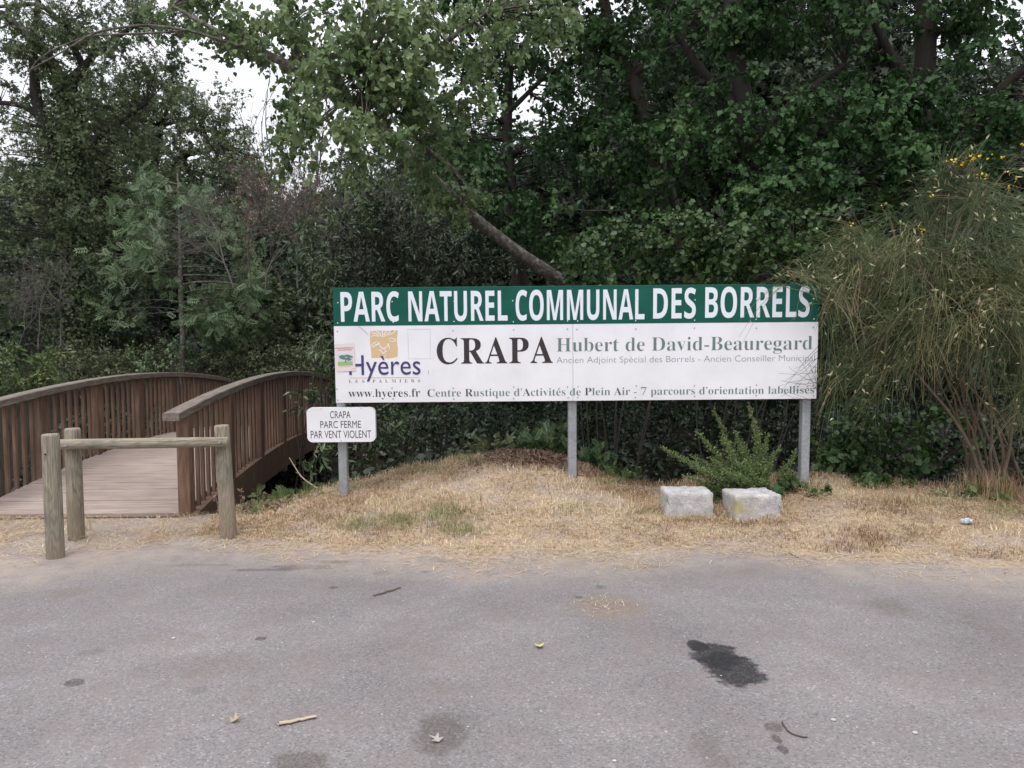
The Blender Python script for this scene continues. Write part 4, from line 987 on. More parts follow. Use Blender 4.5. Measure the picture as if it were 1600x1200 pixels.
tree('poplar_tree', 'leafy poplar overhanging the right half of the board with loose drooping sprays', 'tree',
     [limb((1190, 640, 10.6, .2), (1185, 440, 10.6, .18), (1170, 250, 10.5, .15), (1150, 80, 10.4, .13), (1140, -60, 10.4, .1)), limb((1165, 240, 10.5, .08), (1250, 150, 10.2, .06), (1320, 100, 10, .03)), limb((1160, 180, 10.5, .07), (1090, 100, 10.2, .05), (1040, 30, 10, .03))],
     [pxblob(1110, 60, 10.2, 110, 70, .9), pxblob(1240, 60, 10.1, 90, 80, .9), pxblob(1180, 180, 9.8, 110, 60, .8), pxblob(1300, 190, 9.6, 70, 60, .7), pxblob(1090, 210, 10, 60, 50, .6), pxblob(1220, 290, 9.6, 90, 50, .7), pxblob(1130, 320, 9.8, 80, 40, .6), pxblob(1330, 60, 10, 70, 70, .8)],
     M['poplar_shaded'], M['bark_dark'], 93, dens=13.5, void=.4, top=[pxblob(1150, -140, 10.3, 210, 130, 1.7), pxblob(1150, -400, 10.3, 190, 170, 1.6), pxblob(1050, -300, 10.3, 120, 120, 1.2)], rc=.27, ntw=6, nlf=12, lsize=.074, kind='poplar', droop=.65, brr=.009)
tree('poplar_tree', 'large dark poplar at the right edge, trunk hidden behind the flowering broom', 'tree',
     [limb((1450, 700, 10.5, .2), (1442, 440, 10.5, .18), (1440, 250, 10.4, .16), (1445, 100, 10.4, .14), (1450, -60, 10.4, .12)), limb((1445, 180, 10.4, .07), (1385, 70, 10.2, .055), (1340, -20, 10, .05)), limb((1440, 250, 10.4, .09), (1540, 160, 10, .07), (1620, 90, 9.8, .04))],
     [pxblob(1400, 50, 10, 60, 70, .8), pxblob(1560, 70, 9.6, 70, 80, .8), pxblob(1540, 200, 9.3, 100, 60, .7), pxblob(1380, 190, 9.6, 60, 50, .6), pxblob(1430, 290, 9.2, 90, 55, .6), pxblob(1600, 250, 9, 70, 80, .7), pxblob(1330, 320, 9.2, 80, 60, .6), pxblob(1480, 10, 10, 60, 30, .7), pxblob(1660, 120, 9.3, 80, 120, .9), pxblob(1430,60,9.7,70,50,.4), pxblob(1425,190,9.5,60,55,.4), pxblob(1460,260,9.3,60,50,.4)],
     M['poplar_shaded'], M['bark_dark'], 94, dens=13, void=.42, top=[pxblob(1450, -150, 10.3, 210, 130, 1.7), pxblob(1450, -420, 10.3, 190, 170, 1.6), pxblob(1640, -120, 9.5, 160, 200, 1.6), pxblob(1300, -260, 9.4, 140, 120, 1.2)], rc=.26, ntw=6, nlf=12, lsize=.074, kind='poplar', droop=.65, brr=.009, tbias=.05)
bush('ivy-smothered thicket right behind the middle of the board', [pxblob(950, 400, 9.4, 90, 50, .6), pxblob(1050, 380, 9.4, 80, 60, .6), pxblob(915, 440, 9.6, 40, 35, .4)], M['ivy'], 101, 'broad', .06, 20, .22, cat='thicket', name='thicket', ntw=5, nlf=10)
bush('green climbing thicket behind the right end of the board', [pxblob(1150, 390, 9.1, 80, 60, .6), pxblob(1240, 370, 9, 80, 70, .6), pxblob(1320, 420, 9, 70, 70, .6)], M['ivy'], 102, 'broad', .065, 20, .22, cat='thicket', name='thicket', ntw=5, nlf=10, tbias=.05)
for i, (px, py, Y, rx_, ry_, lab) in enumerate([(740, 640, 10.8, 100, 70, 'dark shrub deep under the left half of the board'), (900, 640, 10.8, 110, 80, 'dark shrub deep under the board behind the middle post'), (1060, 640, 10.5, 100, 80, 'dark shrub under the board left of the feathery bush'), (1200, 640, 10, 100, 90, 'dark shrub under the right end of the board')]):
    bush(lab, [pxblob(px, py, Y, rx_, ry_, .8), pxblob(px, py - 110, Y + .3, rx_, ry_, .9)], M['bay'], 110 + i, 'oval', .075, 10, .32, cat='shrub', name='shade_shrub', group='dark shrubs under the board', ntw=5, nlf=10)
bush('ivy mound on the bank between the right post and the broom stems', [pxblob(1340, 690, 8.4, 60, 60, .4), pxblob(1400, 710, 8.2, 50, 45, .4), pxblob(1300, 720, 8.1, 30, 35, .3), pxblob(1480, 690, 8.6, 60, 50, .4)], M['ivy'], 121, 'broad', .07, 22, .16, name='ivy_bush', ntw=4, nlf=9)
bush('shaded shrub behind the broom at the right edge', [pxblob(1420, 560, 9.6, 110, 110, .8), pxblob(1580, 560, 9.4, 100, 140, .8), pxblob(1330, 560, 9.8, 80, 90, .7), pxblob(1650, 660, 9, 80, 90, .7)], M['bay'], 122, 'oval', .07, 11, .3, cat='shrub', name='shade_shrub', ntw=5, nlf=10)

# ---- far wood behind everything
rgf = np.random.default_rng(5)
def far_tree(x, y, h_, seed, label, group, rw=3.0):
    z0 = float(ground_z(x, y)); lm = [[np.array([x, y, z0 - .2, .22]), np.array([x + rgf.normal() * .2, y, z0 + h_ * .45, .16]), np.array([x + rgf.normal() * .4, y, z0 + h_ * .92, .05])]]
    bl = []
    for k in range(7):
        f_ = .18 + .8 * k / 6; r_ = rw * (.55 + .6 * math.sin(math.pi * min(f_ * .9 + .1, 1)))
        bl.append((np.array([x + rgf.normal() * .8, y + rgf.normal() * .5, z0 + h_ * f_]), np.array([r_, r_ * .7, h_ * .11 + .4])))
    return tree('wood_tree', label, 'tree', lm, bl, M['far'], M['bark_dark'], seed, group, dens=2.6, rc=.75, ntw=5, nlf=15, lsize=.17, kind='rag', twig=False, shell=.35)
spec = []
for k, (x, y, h_) in enumerate([(-21, 30, 7.2), (-17.5, 33, 7.2), (-14.2, 29, 6.6), (-11.6, 32, 6.2), (-8.2, 30, 5.6), (-23, 24, 7)]):
    far_tree(x, y, h_, 200 + k, 'dark leafy tree of the wood glimpsed behind the oaks and ash on the left', 'trees of the wood on the left')
for k, (x, y, h_) in enumerate([(-5.0, 28, 6.5), (-1.5, 25, 6.8), (2.2, 26, 7.2), (5.8, 24, 14), (9.2, 25, 13), (13.2, 24, 7.6), (17.5, 23, 12), (-3.2, 21, 6), (4.6, 19, 10.5), (8.4, 18, 10.5), (11.6, 17.5, 7), (.2, 18.5, 5.6)]):
    far_tree(x, y, h_, 220 + k, 'dark leafy tree of the wood glimpsed between the poplars behind the board', 'trees of the wood behind the board')

# ---- Spanish broom at the right
rgb = np.random.default_rng(77)
broom = empty('broom_shrub', at(1500, 760, 7.3), 'big Spanish broom with wiry green rods, pale pods and yellow flowers, overlapping the board', 'shrub')
paths, rad = [], []; tips_src = []
for i in range(17):
    bx = rgb.uniform(1490, 1620); b0 = at(bx, 762, rgb.uniform(7.2, 7.7)); b0[2] = float(ground_z(b0[0], b0[1])) - .05
    tx = bx + rgb.normal() * 95 - 45; tp = at(tx, rgb.uniform(420, 600), rgb.uniform(6.9, 7.9)); md = (b0 + tp) / 2 + np.array([(b0[0] - tp[0]) * .15 + rgb.normal() * .06, rgb.normal() * .06, -.05])
    P = spline([b0, md, tp], 14) + np.cumsum(rgb.normal(size=(14, 3)), 0) * .012 * np.array([1, 1, .4]); paths.append(P); rad.append(np.linspace(rgb.uniform(.009, .021), .005, 14)); tips_src.append(P[6:])
tips_src = np.concatenate(tips_src)
bl = [pxblob(1245, 437, 6.9, 60, 12, .12), pxblob(1290, 520, 6.95, 24, 60, .18), pxblob(1300, 450, 6.95, 34, 34, .2), pxblob(1355, 430, 7.1, 80, 65, .45), pxblob(1310, 540, 7.0, 55, 50, .3), pxblob(1420, 400, 7.2, 100, 80, .5), pxblob(1440, 510, 7.0, 100, 80, .5), pxblob(1540, 340, 7.3, 100, 90, .55), pxblob(1560, 470, 6.9, 100, 100, .55), pxblob(1620, 600, 6.8, 50, 60, .4), pxblob(1380, 560, 7.1, 60, 60, .35), pxblob(1680, 450, 7, 80, 180, .6), pxblob(1480, 300, 7.5, 60, 40, .4)]
Cs, Os = [], []
for c, r in bl:
    k = int(84 * (r[0] * r[1] + r[1] * r[2] + r[0] * r[2]) * 2) ; d = unit(rgb.normal(size=(k, 3))); Cs.append(c + d * (.15 + .75 * rgb.random(k) ** .6)[:, None] * r); Os.append(d)
Cs = np.concatenate(Cs); Os = np.concatenate(Os)
kp = .6 * vnoise(Cs[:, 0] * 2.6 + Cs[:, 1], Cs[:, 2] * 2.6, 81) + .4 * vnoise(Cs[:, 0] * 5.5, Cs[:, 2] * 5.5 - Cs[:, 1], 82) > .42
Cs, Os = Cs[kp], Os[kp]
core = at(1530, 560, 7.2)
stemp, stemr = list(paths), list(rad)
for i in range(0, len(Cs), 3):
    q = tips_src[np.argmin(((tips_src - Cs[i]) ** 2).sum(1))]; md = (q + Cs[i]) / 2 + np.array([0, 0, .06]); stemp.append(spline([q, md, Cs[i]], 6)); stemr.append(np.linspace(.006, .003, 6))
V, F = tubes(stemp, stemr, 6); mesh_np('stems', V, [F], M['stem_broom'], broom, smooth=True)
nr_ = 15; nR = len(Cs) * nr_
grow = unit(unit(Cs - core) * np.array([.75, .4, .3]) + Os * .3 + rgb.normal(size=Cs.shape) * .55 + np.array([0, -.1, .05]))
rdv = unit(np.repeat(grow, nr_, 0) + rgb.normal(size=(nR, 3)) * .34); rl_ = rgb.uniform(.12, .5, nR); rb = np.repeat(Cs, nr_, 0) + rgb.normal(size=(nR, 3)) * .04
t = np.linspace(0, 1, 5)
sag = np.repeat(rgb.uniform(0, .9, len(Cs)), nr_) + rgb.uniform(-.1, .2, nR)
pe = rb + rdv * rl_[:, None] - np.array([0, 0, 1.0]) * (sag * rl_)[:, None]                # rods hanging in front of the board are few
pxe = 800 + FPX * pe[:, 0] / pe[:, 1]; keepr = (pxe > 1272) | (pe[:, 2] > pB[2] + Hs + .02) | (rgb.random(nR) < .06)
rb, rdv, rl_, sag = rb[keepr], rdv[keepr], rl_[keepr], sag[keepr]
P = rb[:, None] + rdv[:, None] * (rl_[:, None] * t)[..., None] + np.array([0, 0, -1.0]) * (sag * rl_)[:, None, None] * (t ** 2)[None, :, None]
tan = unit(np.gradient(P, axis=1)); A = unit(np.cross(tan, np.array([.2, 1, .3]))); B = np.cross(tan, A); rr_ = .0029 * (1 - .65 * t)[None, :, None]
ring = np.stack([P + rr_ * (A * math.cos(a_) + B * math.sin(a_)) for a_ in (0, 2.1, 4.2)], 2)      # nR,5,3,3
base_ = np.arange(len(rb))[:, None, None] * 15 + np.arange(4)[None, :, None] * 3; j = np.arange(3)[None, None]; j2 = (j + 1) % 3
Fq = np.stack([base_ + j, base_ + j2, base_ + 3 + j2, base_ + 3 + j], -1).reshape(-1, 4)
tn = np.clip(np.repeat(rgb.normal(.34, .25, len(Cs)) - .2 * smooth((Cs[:, 2] - 2.2) / .9), nr_)[keepr] + rgb.normal(size=len(rb)) * .1, 0, 1); nR = len(rb)
mesh_np('rods', ring.reshape(-1, 3), [Fq], M['broom'], broom, [np.repeat(tn, 12)], smooth=True)
pk = rgb.choice(nR, 1500, replace=False); n_ = len(pk)
Pp = P[pk, 3]; leaf_obj('pods', [('lance', Pp, unit(rdv[pk] * .5 + rgb.normal(size=(n_, 3)) * .6 + np.array([0, 0, .2])), unit(rgb.normal(size=(n_, 3)) + np.array([0, -.6, .4])), rgb.uniform(.03, .075, n_), rgb.random(n_))], M['pod'], broom)
fl = []
for px, py in [(1478, 252), (1490, 250), (1502, 254), (1512, 250), (1520, 248), (1530, 245), (1546, 247), (1567, 246), (1598, 227), (1532, 273), (1540, 276), (1572, 272), (1586, 280), (1586, 293), (1505, 258), (1516, 243), (1329, 347), (1381, 320), (1440, 360), (1455, 305), (1574, 295)]:
    k = rgb.integers(3, 7); fl.append(at(px, py, rgb.uniform(6.95, 7.15)) + rgb.normal(size=(k, 3)) * .012)
    stemp = fl[-1]
fl = np.concatenate(fl); n_ = len(fl)
leaf_obj('flowers', [('broad', fl, unit(rgb.normal(size=(n_, 3)) + np.array([0, -.5, .3])), unit(rgb.normal(size=(n_, 3)) + np.array([0, -.8, .5])), rgb.uniform(.014, .025, n_), rgb.random(n_))], M['petal'], broom)
sp_, sr_ = [], []
for f_ in fl[::2]:
    q = Cs[np.argmin(((Cs - f_) ** 2).sum(1))]; sp_.append(spline([q, (q + f_) / 2 + rgb.normal(size=3) * .03, f_], 5)); sr_.append(np.linspace(.0028, .0016, 5))
V, F = tubes(sp_, sr_, 3); mesh_np('flower_stalks', V, [F], M['stem_broom'], broom)

# dry dark twigs of the broom lying over the board's lower right corner
tw = []; twr = []
for i in range(20):
    p0 = at(rgb.uniform(1278, 1292), rgb.uniform(535, 640), 6.93); p1 = at(rgb.uniform(1215, 1268), rgb.uniform(545, 630), 6.94)
    tw.append(spline([p0, (p0 + p1) / 2 + np.array([0, 0, rgb.uniform(-.05, .04)]), p1], 8) + rgb.normal(size=(8, 3)) * .004); twr.append(np.linspace(.0022, .001, 8))
V, F = tubes(tw, twr, 3); mesh_np('dry_twigs', V, [F], M['bark_dark'], broom)

# ---- feathery green bush behind the blocks
rgs = np.random.default_rng(88)
b0 = at(1185, 775, 7.05); b0[2] = float(ground_z(b0[0], b0[1]))
fea = empty('feathery_bush', b0, 'bright feathery green bush with pointed plumes behind the stone blocks', 'bush')
pl = []
tipsF = [(1034, 700, 6.95), (1060, 712, 7.0), (1090, 676, 7.0), (1115, 640, 7.0), (1128, 684, 6.9), (1150, 676, 7.0), (1171, 630, 7.05), (1182, 668, 7.1), (1200, 680, 7.1), (1218, 700, 7.1), (1244, 704, 7.1), (1090, 730, 6.85), (1130, 735, 6.8), (1165, 720, 6.8), (1205, 725, 6.85), (1235, 735, 6.95), (1070, 745, 6.9), (1110, 715, 6.9), (1150, 740, 6.75), (1190, 750, 6.8), (1080, 712, 7.1), (1140, 705, 7.15), (1160, 690, 7.1)]
LP, LA, SP, SR = [], [], [], []
for px, py, Y in tipsF:
    tp = at(px, py, Y); st = b0 + np.array([rgs.normal() * .08 + (tp[0] - b0[0]) * .12, rgs.normal() * .05, 0]); md = (st + tp) / 2 + np.array([-(tp[0] - b0[0]) * .04, 0, -.03])
    Pm = spline([st, md, tp], 30); SP.append(Pm); SR.append(np.linspace(.008, .002, 30))
    L_ = np.linalg.norm(tp - st)
    for k in range(5, 30):
        f_ = k / 29; nS = 5 if f_ < .95 else 2
        for s_ in range(nS):
            ln_ = (.14 * (1 - f_) ** 1.3 + .025) * rgs.uniform(.6, 1.2) * min(1, L_ / .5); dv = unit(unit(Pm[k] - Pm[k - 1]) * .9 + unit(rgs.normal(size=3)) * .8 + np.array([0, 0, .15]))
            q = Pm[k] + dv * ln_ * np.linspace(.1, 1, 3)[:, None]; 
            if s_ < 3: SP.append(np.stack([Pm[k], q[1], q[2]])); SR.append(np.array([.002, .0015, .001]))
            m_ = max(4, int(ln_ / .008)); tt = rgs.random(m_); LP.append(Pm[k] + dv * (ln_ * tt)[:, None] + rgs.normal(size=(m_, 3)) * .006); LA.append(unit(dv * .7 + rgs.normal(size=(m_, 3)) * .7))
LP = np.concatenate(LP); LA = np.concatenate(LA); n_ = len(LP)
V, F = tubes(SP, SR, 3) if len({len(p) for p in SP}) == 1 else tubes(SP, SR, 3); mesh_np('stems', V, [F], M['stem_broom'], fea)
leaf_obj('foliage', [('oval', LP, LA, unit(rgs.normal(size=(n_, 3)) + np.array([0, -.2, .7])), rgs.uniform(.012, .024, n_), np.clip(rgs.normal(.55, .2, n_), 0, 1))], M['sage'], fea)

# ---- small plants at the mound and ditch edge
def herb(label, px, py, Y, n_st, h_, size, seed, kind='fern', mat='bright', group='small plants along the ditch edge', spread=.5, name='fern_plant', cat='plant'):
    rg = np.random.default_rng(seed); b0 = at(px, py, Y); b0[2] = float(ground_z(b0[0], b0[1])) - .02; root = empty(name, b0, label, cat, group)
    SP, SR, P, A, Nn = [], [], [], [], []
    for i in range(n_st):
        d = unit(np.array([rg.normal() * spread, rg.normal() * spread * .6, 1])); L_ = h_ * rg.uniform(.5, 1.1); s0 = b0 + np.array([rg.normal() * .12, rg.normal() * .06, 0])
        pth = s0 + d * L_ * np.linspace(0, 1, 6)[:, None] + np.array([d[0], d[1], -.4]) * (np.linspace(0, 1, 6) ** 2)[:, None] * L_ * .35; SP.append(pth); SR.append(np.linspace(.004, .0015, 6))
        for k in range(2, 6):
            for s_ in range(3): P.append(pth[k]); A.append(unit(d * .5 + rg.normal(size=3) * .8 + np.array([0, 0, .1]))); Nn.append(unit(rg.normal(size=3) * .4 + np.array([0, -.3, 1])))
    P, A, Nn = map(np.array, (P, A, Nn)); k = len(P)
    V, F = tubes(SP, SR, 4); mesh_np('stems', V, [F], M['stem_broom'], root); leaf_obj('leaves', [(kind, P, A, Nn, size * rg.uniform(.6, 1.2, k), rg.random(k))], M[mat], root)
herb('leafy fern-like plant just behind the top of the mound', 845, 715, 7.9, 18, .34, .13, 301, mat='ivy')
herb('dark green plant right of the middle post behind the mound', 925, 735, 7.85, 14, .3, .12, 302, mat='ivy')
herb('small green plant spilling over the ditch edge by the right railing', 455, 778, 7.35, 9, .14, .1, 303, mat='bright', spread=1.0)
herb('little seedling low on the ditch edge next to the barrier post', 405, 790, 7.2, 7, .12, .09, 304, mat='bright', spread=1.0)
herb('sparse plant on the shaded slope left of the mound top', 760, 722, 7.8, 10, .32, .1, 305, 'oval', 'bramble')
herb('sparse weed between the mound and the left stone block', 985, 760, 7.55, 10, .22, .09, 306, 'oval', 'bright')
herb('green weed squeezed between the two stone blocks', 1123, 790, 6.95, 8, .18, .07, 307, 'broad', 'bright', spread=.3)
herb('ivy-leaved weed at the right side of the lower stone block', 1235, 775, 6.95, 12, .14, .07, 308, 'broad', 'ivy', spread=1.2)
herb('dry seedy weed between the right end post and the second barrier post', 385, 800, 7.0, 8, .3, .05, 311, 'oval', 'dead_leaf', group=None, spread=.3, name='dry_weed')
herb('green weed at the foot of the broom stems', 1520, 778, 7.0, 14, .16, .08, 309, 'broad', 'bright', spread=1.1)
herb('low weeds at the back of the verge under the ivy mound', 1370, 765, 7.2, 14, .14, .08, 310, 'broad', 'ivy', spread=1.3)

# ground ivy over the ditch and far bank
rgi = np.random.default_rng(64); n_ = 90000; X = rgi.uniform(-9, 9, n_); Y_ = 7.9 + 9 * rgi.random(n_) ** 1.3; yc = np.interp(X, cx, cyy)
k = (Y_ > yc + .25) & ~((X > -5.6) & (X < -2.7) & (Y_ < 9)) & (rgi.random(n_) < .35 + .8 * vnoise(X * 2, Y_ * 2, 66)); X, Y_ = X[k], Y_[k]; n_ = len(X); Z = ground_z(X, Y_) + .02 + .16 * rgi.random(n_) ** 2
o = leaf_obj('ground_ivy', [('broad', np.stack([X, Y_, Z], 1), unit(rgi.normal(size=(n_, 3)) * np.array([1, 1, .4])), unit(rgi.normal(size=(n_, 3)) * .5 + np.array([0, -.6, .8])), rgi.uniform(.05, .1, n_), np.clip(rgi.normal(.35, .2, n_), 0, 1))], M['bay'], None)
tag(o, 'dark ivy and weeds covering the ditch and its far bank', 'ground ivy', kind='stuff')

# ------------------------------------------------------------------ grass and straw
rgg = np.random.default_rng(99)
def blades(name, X, Y, h_, wd, lean_, mat, tint, seed, flat=False):
    rg = np.random.default_rng(seed); n_ = len(X); Z = ground_z(X, Y); b0 = np.stack([X, Y, Z], 1)
    a = rg.random(n_) * 6.283; d = np.stack([np.cos(a), np.sin(a), np.zeros(n_)], 1); side = np.stack([-np.sin(a), np.cos(a), np.zeros(n_)], 1)
    side = unit(side + np.stack([rg.normal(size=n_) * .6, np.zeros(n_), np.zeros(n_)], 1))
    l1 = lean_ * rg.uniform(.2, 1.3, n_); up_ = np.array([0, 0, 1.0])
    m_ = b0 + (up_ * (h_ * .55)[:, None]) + d * (h_ * l1 * .35)[:, None]; t = b0 + up_ * (h_ * np.clip(1 - .45 * l1, .1, 1))[:, None] + d * (h_ * l1)[:, None]
    if flat: b0 = b0 + up_ * (.008 + .045 * rg.random(n_)[:, None] * np.clip((Y - edgeY(X)) / .35, 0, 1)[:, None]); m_ = b0 + d * (h_ * .5)[:, None] + up_ * (rg.uniform(.002, .012, n_))[:, None]; t = b0 + d * h_[:, None] + up_ * (rg.uniform(-.003, .008, n_))[:, None]
    V = np.stack([b0 - side * wd[:, None], b0 + side * wd[:, None], m_ + side * (wd * .75)[:, None], m_ - side * (wd * .75)[:, None], t], 1).reshape(-1, 3); i = np.arange(n_) * 5
    o = mesh_np(name, V, [np.stack([i, i + 1, i + 2, i + 3], 1), np.stack([i + 3, i + 2, i + 4], 1)], mat, None, [tint, tint]); o['kind'] = 'stuff'; return o
def scatter(n_, x0, x1, f0, f1):
    X = rgg.uniform(x0, x1, n_); e = edgeY(X); yc = np.interp(X, cx, cyy); f_ = rgg.uniform(f0, f1, n_); return X, e + (yc - e) * f_
X, Y_ = scatter(88000, -2.75, 5.8, .1, 1.12)
cl = vnoise(X * 5, Y_ * 5, 41); k = rgg.random(len(X)) < .06 + 1.25 * cl * (.2 + 1.2 * vnoise(X * 1.7, Y_ * 2.4, 48))
pr = at(835, 712, 7.65); k &= ~((np.hypot((X - pr[0]) / .5, (Y_ - pr[1] + .08) / .28) < 1) & (rgg.random(len(X)) < .8))
X, Y_ = X[k], Y_[k]; n_ = len(X); hh = rgg.uniform(.02, .085, n_) * (.45 + 1.2 * vnoise(X * 3, Y_ * 3, 43) ** 1.3); yc = np.interp(X, cx, cyy); e = edgeY(X)
fr = (Y_ - e) / (yc - e); hh *= .45 + .75 * np.clip(fr * 1.4, 0, 1)
o = blades('dry_grass', X, Y_, hh, rgg.uniform(.0013, .003, n_), 1.05, M['straw'], np.clip(.5 + 2.0 * fbm(X * 1.7, Y_ * 3.2, 45) - .26 * smooth((X - 1.8) / 1.2) + .15 * smooth((.35 - (Y_ - e)) / .3) + rgg.normal(size=n_) * .24, 0, 1), 5)
tag(o, 'short dry yellow grass covering the mound and verge', 'grass')
X, Y_ = scatter(64000, -6.5, 6.2, -.4, .95)
fo = np.clip((Y_ - edgeY(X)) / .45 + 1, 0, 1) ** 1.5; k = rgg.random(len(X)) < vnoise(X * 3, Y_ * 5, 47) ** 1.5 * np.where(X < -2.6, 1.1, 1.3) * fo; X, Y_ = X[k], Y_[k]; n_ = len(X)
o = blades('loose_straw', X, Y_, rgg.uniform(.03, .15, n_), rgg.uniform(.0013, .0026, n_), 1, M['straw'], np.clip(.56 + rgg.normal(size=n_) * .2, 0, 1), 6, True)
tag(o, 'loose pale straw lying along the edge of the road', 'straw')
X = rgg.uniform(-6, -2.7, 5200); Y_ = edgeY(X) + (7.1 - edgeY(X)) * rgg.random(5200)
k = rgg.random(len(X)) < vnoise(X * 3.5, Y_ * 4, 55) ** 3 * 1.1 + .35 * ((Y_ > 6.98)); X, Y_ = X[k], Y_[k]; n_ = len(X)
o = blades('verge_grass', X, Y_, rgg.uniform(.015, .07, n_), rgg.uniform(.0011, .0022, n_), 1.1, M['straw'], np.clip(.6 + rgg.normal(size=n_) * .2, 0, 1), 8)
tag(o, 'thin dry grass in front of the footbridge', 'grass')
bx_, by_ = [], []
for px0, px1 in ((1036, 1122), (1138, 1230)):
    for k in range(420):
        px = rgg.uniform(px0, px1); yy = hit(px, 814) + rgg.normal() * .03 - .02; bx_.append((px - 800) / FPX * yy); by_.append(yy)
X, Y_ = np.array(bx_), np.array(by_); n_ = len(X)
o = blades('dry_grass', X, Y_, rgg.uniform(.03, .09, n_), rgg.uniform(.0012, .0026, n_), .8, M['straw'], np.clip(rgg.normal(.5, .25, n_), 0, 1), 17)
tag(o, 'dry grass growing up around the feet of the stone blocks', 'grass')
gx, gy = [], []
for px, py, rx_, ry_, k in [(620, 815, 40, 14, 420), (700, 805, 45, 18, 450), (560, 820, 45, 12, 300), (720, 830, 50, 10, 300), (540, 760, 40, 8, 160), (650, 737, 70, 5, 420), (720, 722, 60, 5, 320), (960, 755, 30, 15, 320), (890, 800, 60, 10, 120), (1000, 805, 30, 10, 110), (1260, 765, 30, 10, 180), (1450, 790, 90, 12, 220), (1570, 800, 40, 14, 260), (1380, 762, 60, 6, 260), (400, 790, 30, 8, 260), (460, 775, 40, 6, 200), (320, 797, 25, 5, 120), (128, 828, 12, 4, 70)]:
    p = rgg.normal(size=(k, 2)) * .5
    for a_, b_ in p:
        q = on_z(px + a_ * rx_, min(py + b_ * ry_, 1190), .0)
        # march to the terrain
        d = ray(px + a_ * rx_, py + b_ * ry_); d = d / d[1]
        for s_ in np.arange(5.6, 8.2, .04):
            if CAM_H + d[2] * s_ <= float(ground_z(d[0] * s_, s_, False)) + .01: gx.append(d[0] * s_); gy.append(s_); break
X, Y_ = np.array(gx), np.array(gy); n_ = len(X)
o = blades('green_grass', X, Y_, rgg.uniform(.03, .13, n_), rgg.uniform(.0012, .0025, n_), .7, M['green_blade'], np.clip(.5 + rgg.normal(size=n_) * .25, 0, 1), 7)
tag(o, 'tufts of greener grass scattered over the mound', 'grass')
k = 120; p = rgg.normal(size=(k, 2)); q = np.array([on_z(950 + a_ * 24, 948 + b_ * 8) for a_, b_ in p]); n_ = k
o = blades('straw_patch', q[:, 0], q[:, 1], rgg.uniform(.02, .06, n_), rgg.uniform(.0009, .0016, n_), 1, M['straw'], rgg.random(n_), 12, True); tag(o, 'small patch of straw lying on the asphalt', 'straw')

n_ = 900; dx = rgg.normal(size=n_) * .28; X = at(1560, 770, 7.0)[0] + dx; Y_ = 7.05 + rgg.normal(size=n_) * .12
o = blades('dry_tuft', X, Y_, rgg.uniform(.1, .42, n_) * np.exp(-(dx / .4) ** 2), rgg.uniform(.0012, .0024, n_), .55, M['straw'], np.clip(rgg.normal(.3, .2, n_), 0, 1), 15)
tag(o, 'tall dry brown grass at the foot of the broom', 'grass')
# dead fallen leaves / chips on top of the mound
rgc = np.random.default_rng(123); n_ = 4200
X = pr[0] + rgc.normal(size=n_) * .34 + .12; Y_ = pr[1] - .1 + rgc.normal(size=n_) * .14; Z = ground_z(X, Y_) + rgc.uniform(.0, .03, n_)
o = leaf_obj('leaf_litter', [('oval', np.stack([X, Y_, Z], 1), unit(rgc.normal(size=(n_, 3)) * np.array([1, 1, .35])), unit(rgc.normal(size=(n_, 3)) * .5 + np.array([0, -.3, 1])), rgc.uniform(.02, .05, n_), rgc.random(n_))], M['dead_leaf'], None)
tag(o, 'reddish brown leaf litter heaped on top of the mound', 'leaf litter', kind='stuff')

# ------------------------------------------------------------------ small things on the ground
def leaf_thing(name, label, px, py, size, mat, seed, kind='poplar', cat='leaf', curl=.25):
    rg = np.random.default_rng(seed); T, F = LEAF[kind]; p = on_z(px, py, .006); a = rg.random() * 6.28
    bm = bmesh.new(); vv = []
    for x, y, z in T:
        x, y = x * size, (y - .5) * size; zz = (abs(x) * curl + max(0, y) * curl * .8 + .004)
        vv.append(bm.verts.new((p[0] + x * math.cos(a) - y * math.sin(a), p[1] + x * math.sin(a) + y * math.cos(a), p[2] + zz)))
    for f_ in F: bm.faces.new([vv[i] for i in f_])
    r_ = bmesh.ops.extrude_face_region(bm, geom=list(bm.faces))
    for v in [g for g in r_['geom'] if isinstance(g, bmesh.types.BMVert)]: v.co.z += .0012
    bmesh.ops.recalc_face_normals(bm, faces=bm.faces)
    o = obj(name, bm, mat); return tag(o, label, cat, 'fallen leaves on the road')
leaf_thing('fallen_leaf', 'curled yellow leaf lying alone in the middle of the asphalt', 843, 1012, .055, flat_mat('yellow_leaf', (.5, .45, .16), .6), 1, 'poplar', curl=.5)
leaf_thing('fallen_leaf', 'pale dry leaf lying on the brown stain at the bottom of the photo', 681, 1156, .058, flat_mat('pale_leaf', (.32, .28, .25), .7), 3, 'rag')
leaf_thing('fallen_leaf', 'small star-shaped dry leaf left of the wood splinter', 368, 1126, .052, flat_mat('dry_leaf', (.34, .28, .16), .7), 4, 'rag', curl=.6)
def stick(name, label, pts, r, mat, cat='twig', flat=1.0):
    P = spline([on_z(x, y, z) for x, y, z in pts], 12); rg = np.random.default_rng(int(pts[0][0])); P = P + rg.normal(size=P.shape) * r * .25
    V, F = tubes([P], [r * (1 - .3 * np.linspace(0, 1, 12))], 7)
    if flat != 1: V[:, 2] = .006 + (V[:, 2] - V[:, 2].min()) * flat
    caps = np.array([[0, 1, 2], [len(V) - 1, len(V) - 2, len(V) - 3]])
    o = mesh_np(name, V, [F, caps], mat, None, smooth=True); return tag(o, label, cat)
M['pale_wood'] = simple_noise_mat('pale_wood', [(.3, .24, .16), (.5, .43, .32)], 30, .8, None, 0)
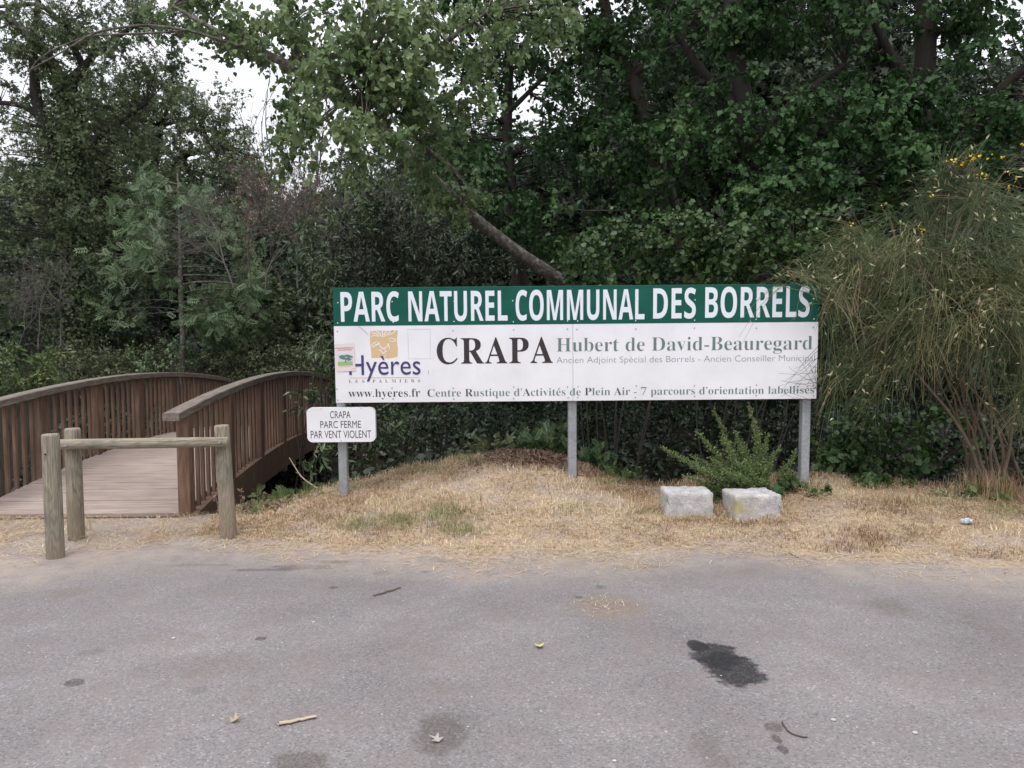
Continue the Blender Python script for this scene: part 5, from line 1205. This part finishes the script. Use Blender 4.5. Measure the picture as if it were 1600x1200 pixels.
stick('twig', 'brown twig lying on the asphalt below the mound', [(583, 930, .012), (605, 924, .014), (626, 917, .012)], .007, M['stem_broom'])
stick('wood_splinter', 'pale flat wood splinter lying on the asphalt at lower left', [(435, 1131, .012), (465, 1125, .012), (493, 1120, .012)], .013, M['pale_wood'], 'splinter', .45)
stick('twig', 'thin reddish curved twig lying on the asphalt at lower right', [(1222, 1128, .008), (1230, 1142, .008), (1245, 1150, .008), (1262, 1152, .008)], .004, M['dead_leaf'] if False else M['bark'])
stick('twig', 'small dark twig on the dusty verge right of the blocks', [(1232, 864, .01), (1240, 868, .01), (1248, 872, .01)], .006, M['bark_dark'])
stick('twig', 'short dark twig on the straw edge below the mound', [(800, 849, .03), (815, 851, .03), (832, 853, .03)], .007, M['bark_dark'])
# pale bare stick poking over the ditch
P = [at(452, 715, 7.35), at(470, 745, 7.35), at(490, 760, 7.35), at(505, 768, 7.38)]
V, F = tubes([spline(P, 12), spline([at(470, 745, 7.35), at(466, 738, 7.33), at(462, 738, 7.3)], 5)], [np.linspace(.004, .009, 12), np.linspace(.005, .003, 5)], 6)
tag(mesh_np('bare_stick', V, [F], M['pale_wood'], None, smooth=True), 'pale bare stick poking up over the ditch by the right railing', 'stick')
# crumpled litter
bm = bmesh.new(); bmesh.ops.create_icosphere(bm, subdivisions=3, radius=1)
c = on_z(1510, 838, .02); c[2] = float(ground_z(c[0], c[1])) + .03; rq = random.Random(8)
for v in bm.verts:
    k = 1 + 1.5 * float(fbm(np.array(v.co.x * 4 + 5), np.array(v.co.y * 4 + v.co.z * 5), 61)); v.co = Vector(c) + Vector((v.co.x * .042 * k, v.co.y * .03 * k, v.co.z * .022 * k))
tag(obj('crumpled_paper', bm, flat_mat('litter_paper', (.45, .5, .56), .6)), 'crumpled pale blue scrap of paper in the dry grass at the right', 'litter')
bm = bmesh.new(); rq = random.Random(5)
# a few pale pebbles on the road
for i, (px, py) in enumerate([(271, 998), (490, 973), (1302, 1126), (960, 1190), (1430, 1146), (1450, 1050)]):
    bm = bmesh.new(); bmesh.ops.create_icosphere(bm, subdivisions=2, radius=1); p = on_z(px, py, .004); s_ = rq.uniform(.006, .011)
    for v in bm.verts: v.co = Vector(p) + Vector((v.co.x * s_ * 1.2, v.co.y * s_, v.co.z * s_ * .6 + s_ * .4)) * 1 + Vector((rq.uniform(-1, 1), rq.uniform(-1, 1), 0)) * s_ * .12
    tag(obj('pebble', bm, M['stone'], None, True), 'tiny pale pebble lying on the asphalt', 'pebble', 'pebbles on the road')
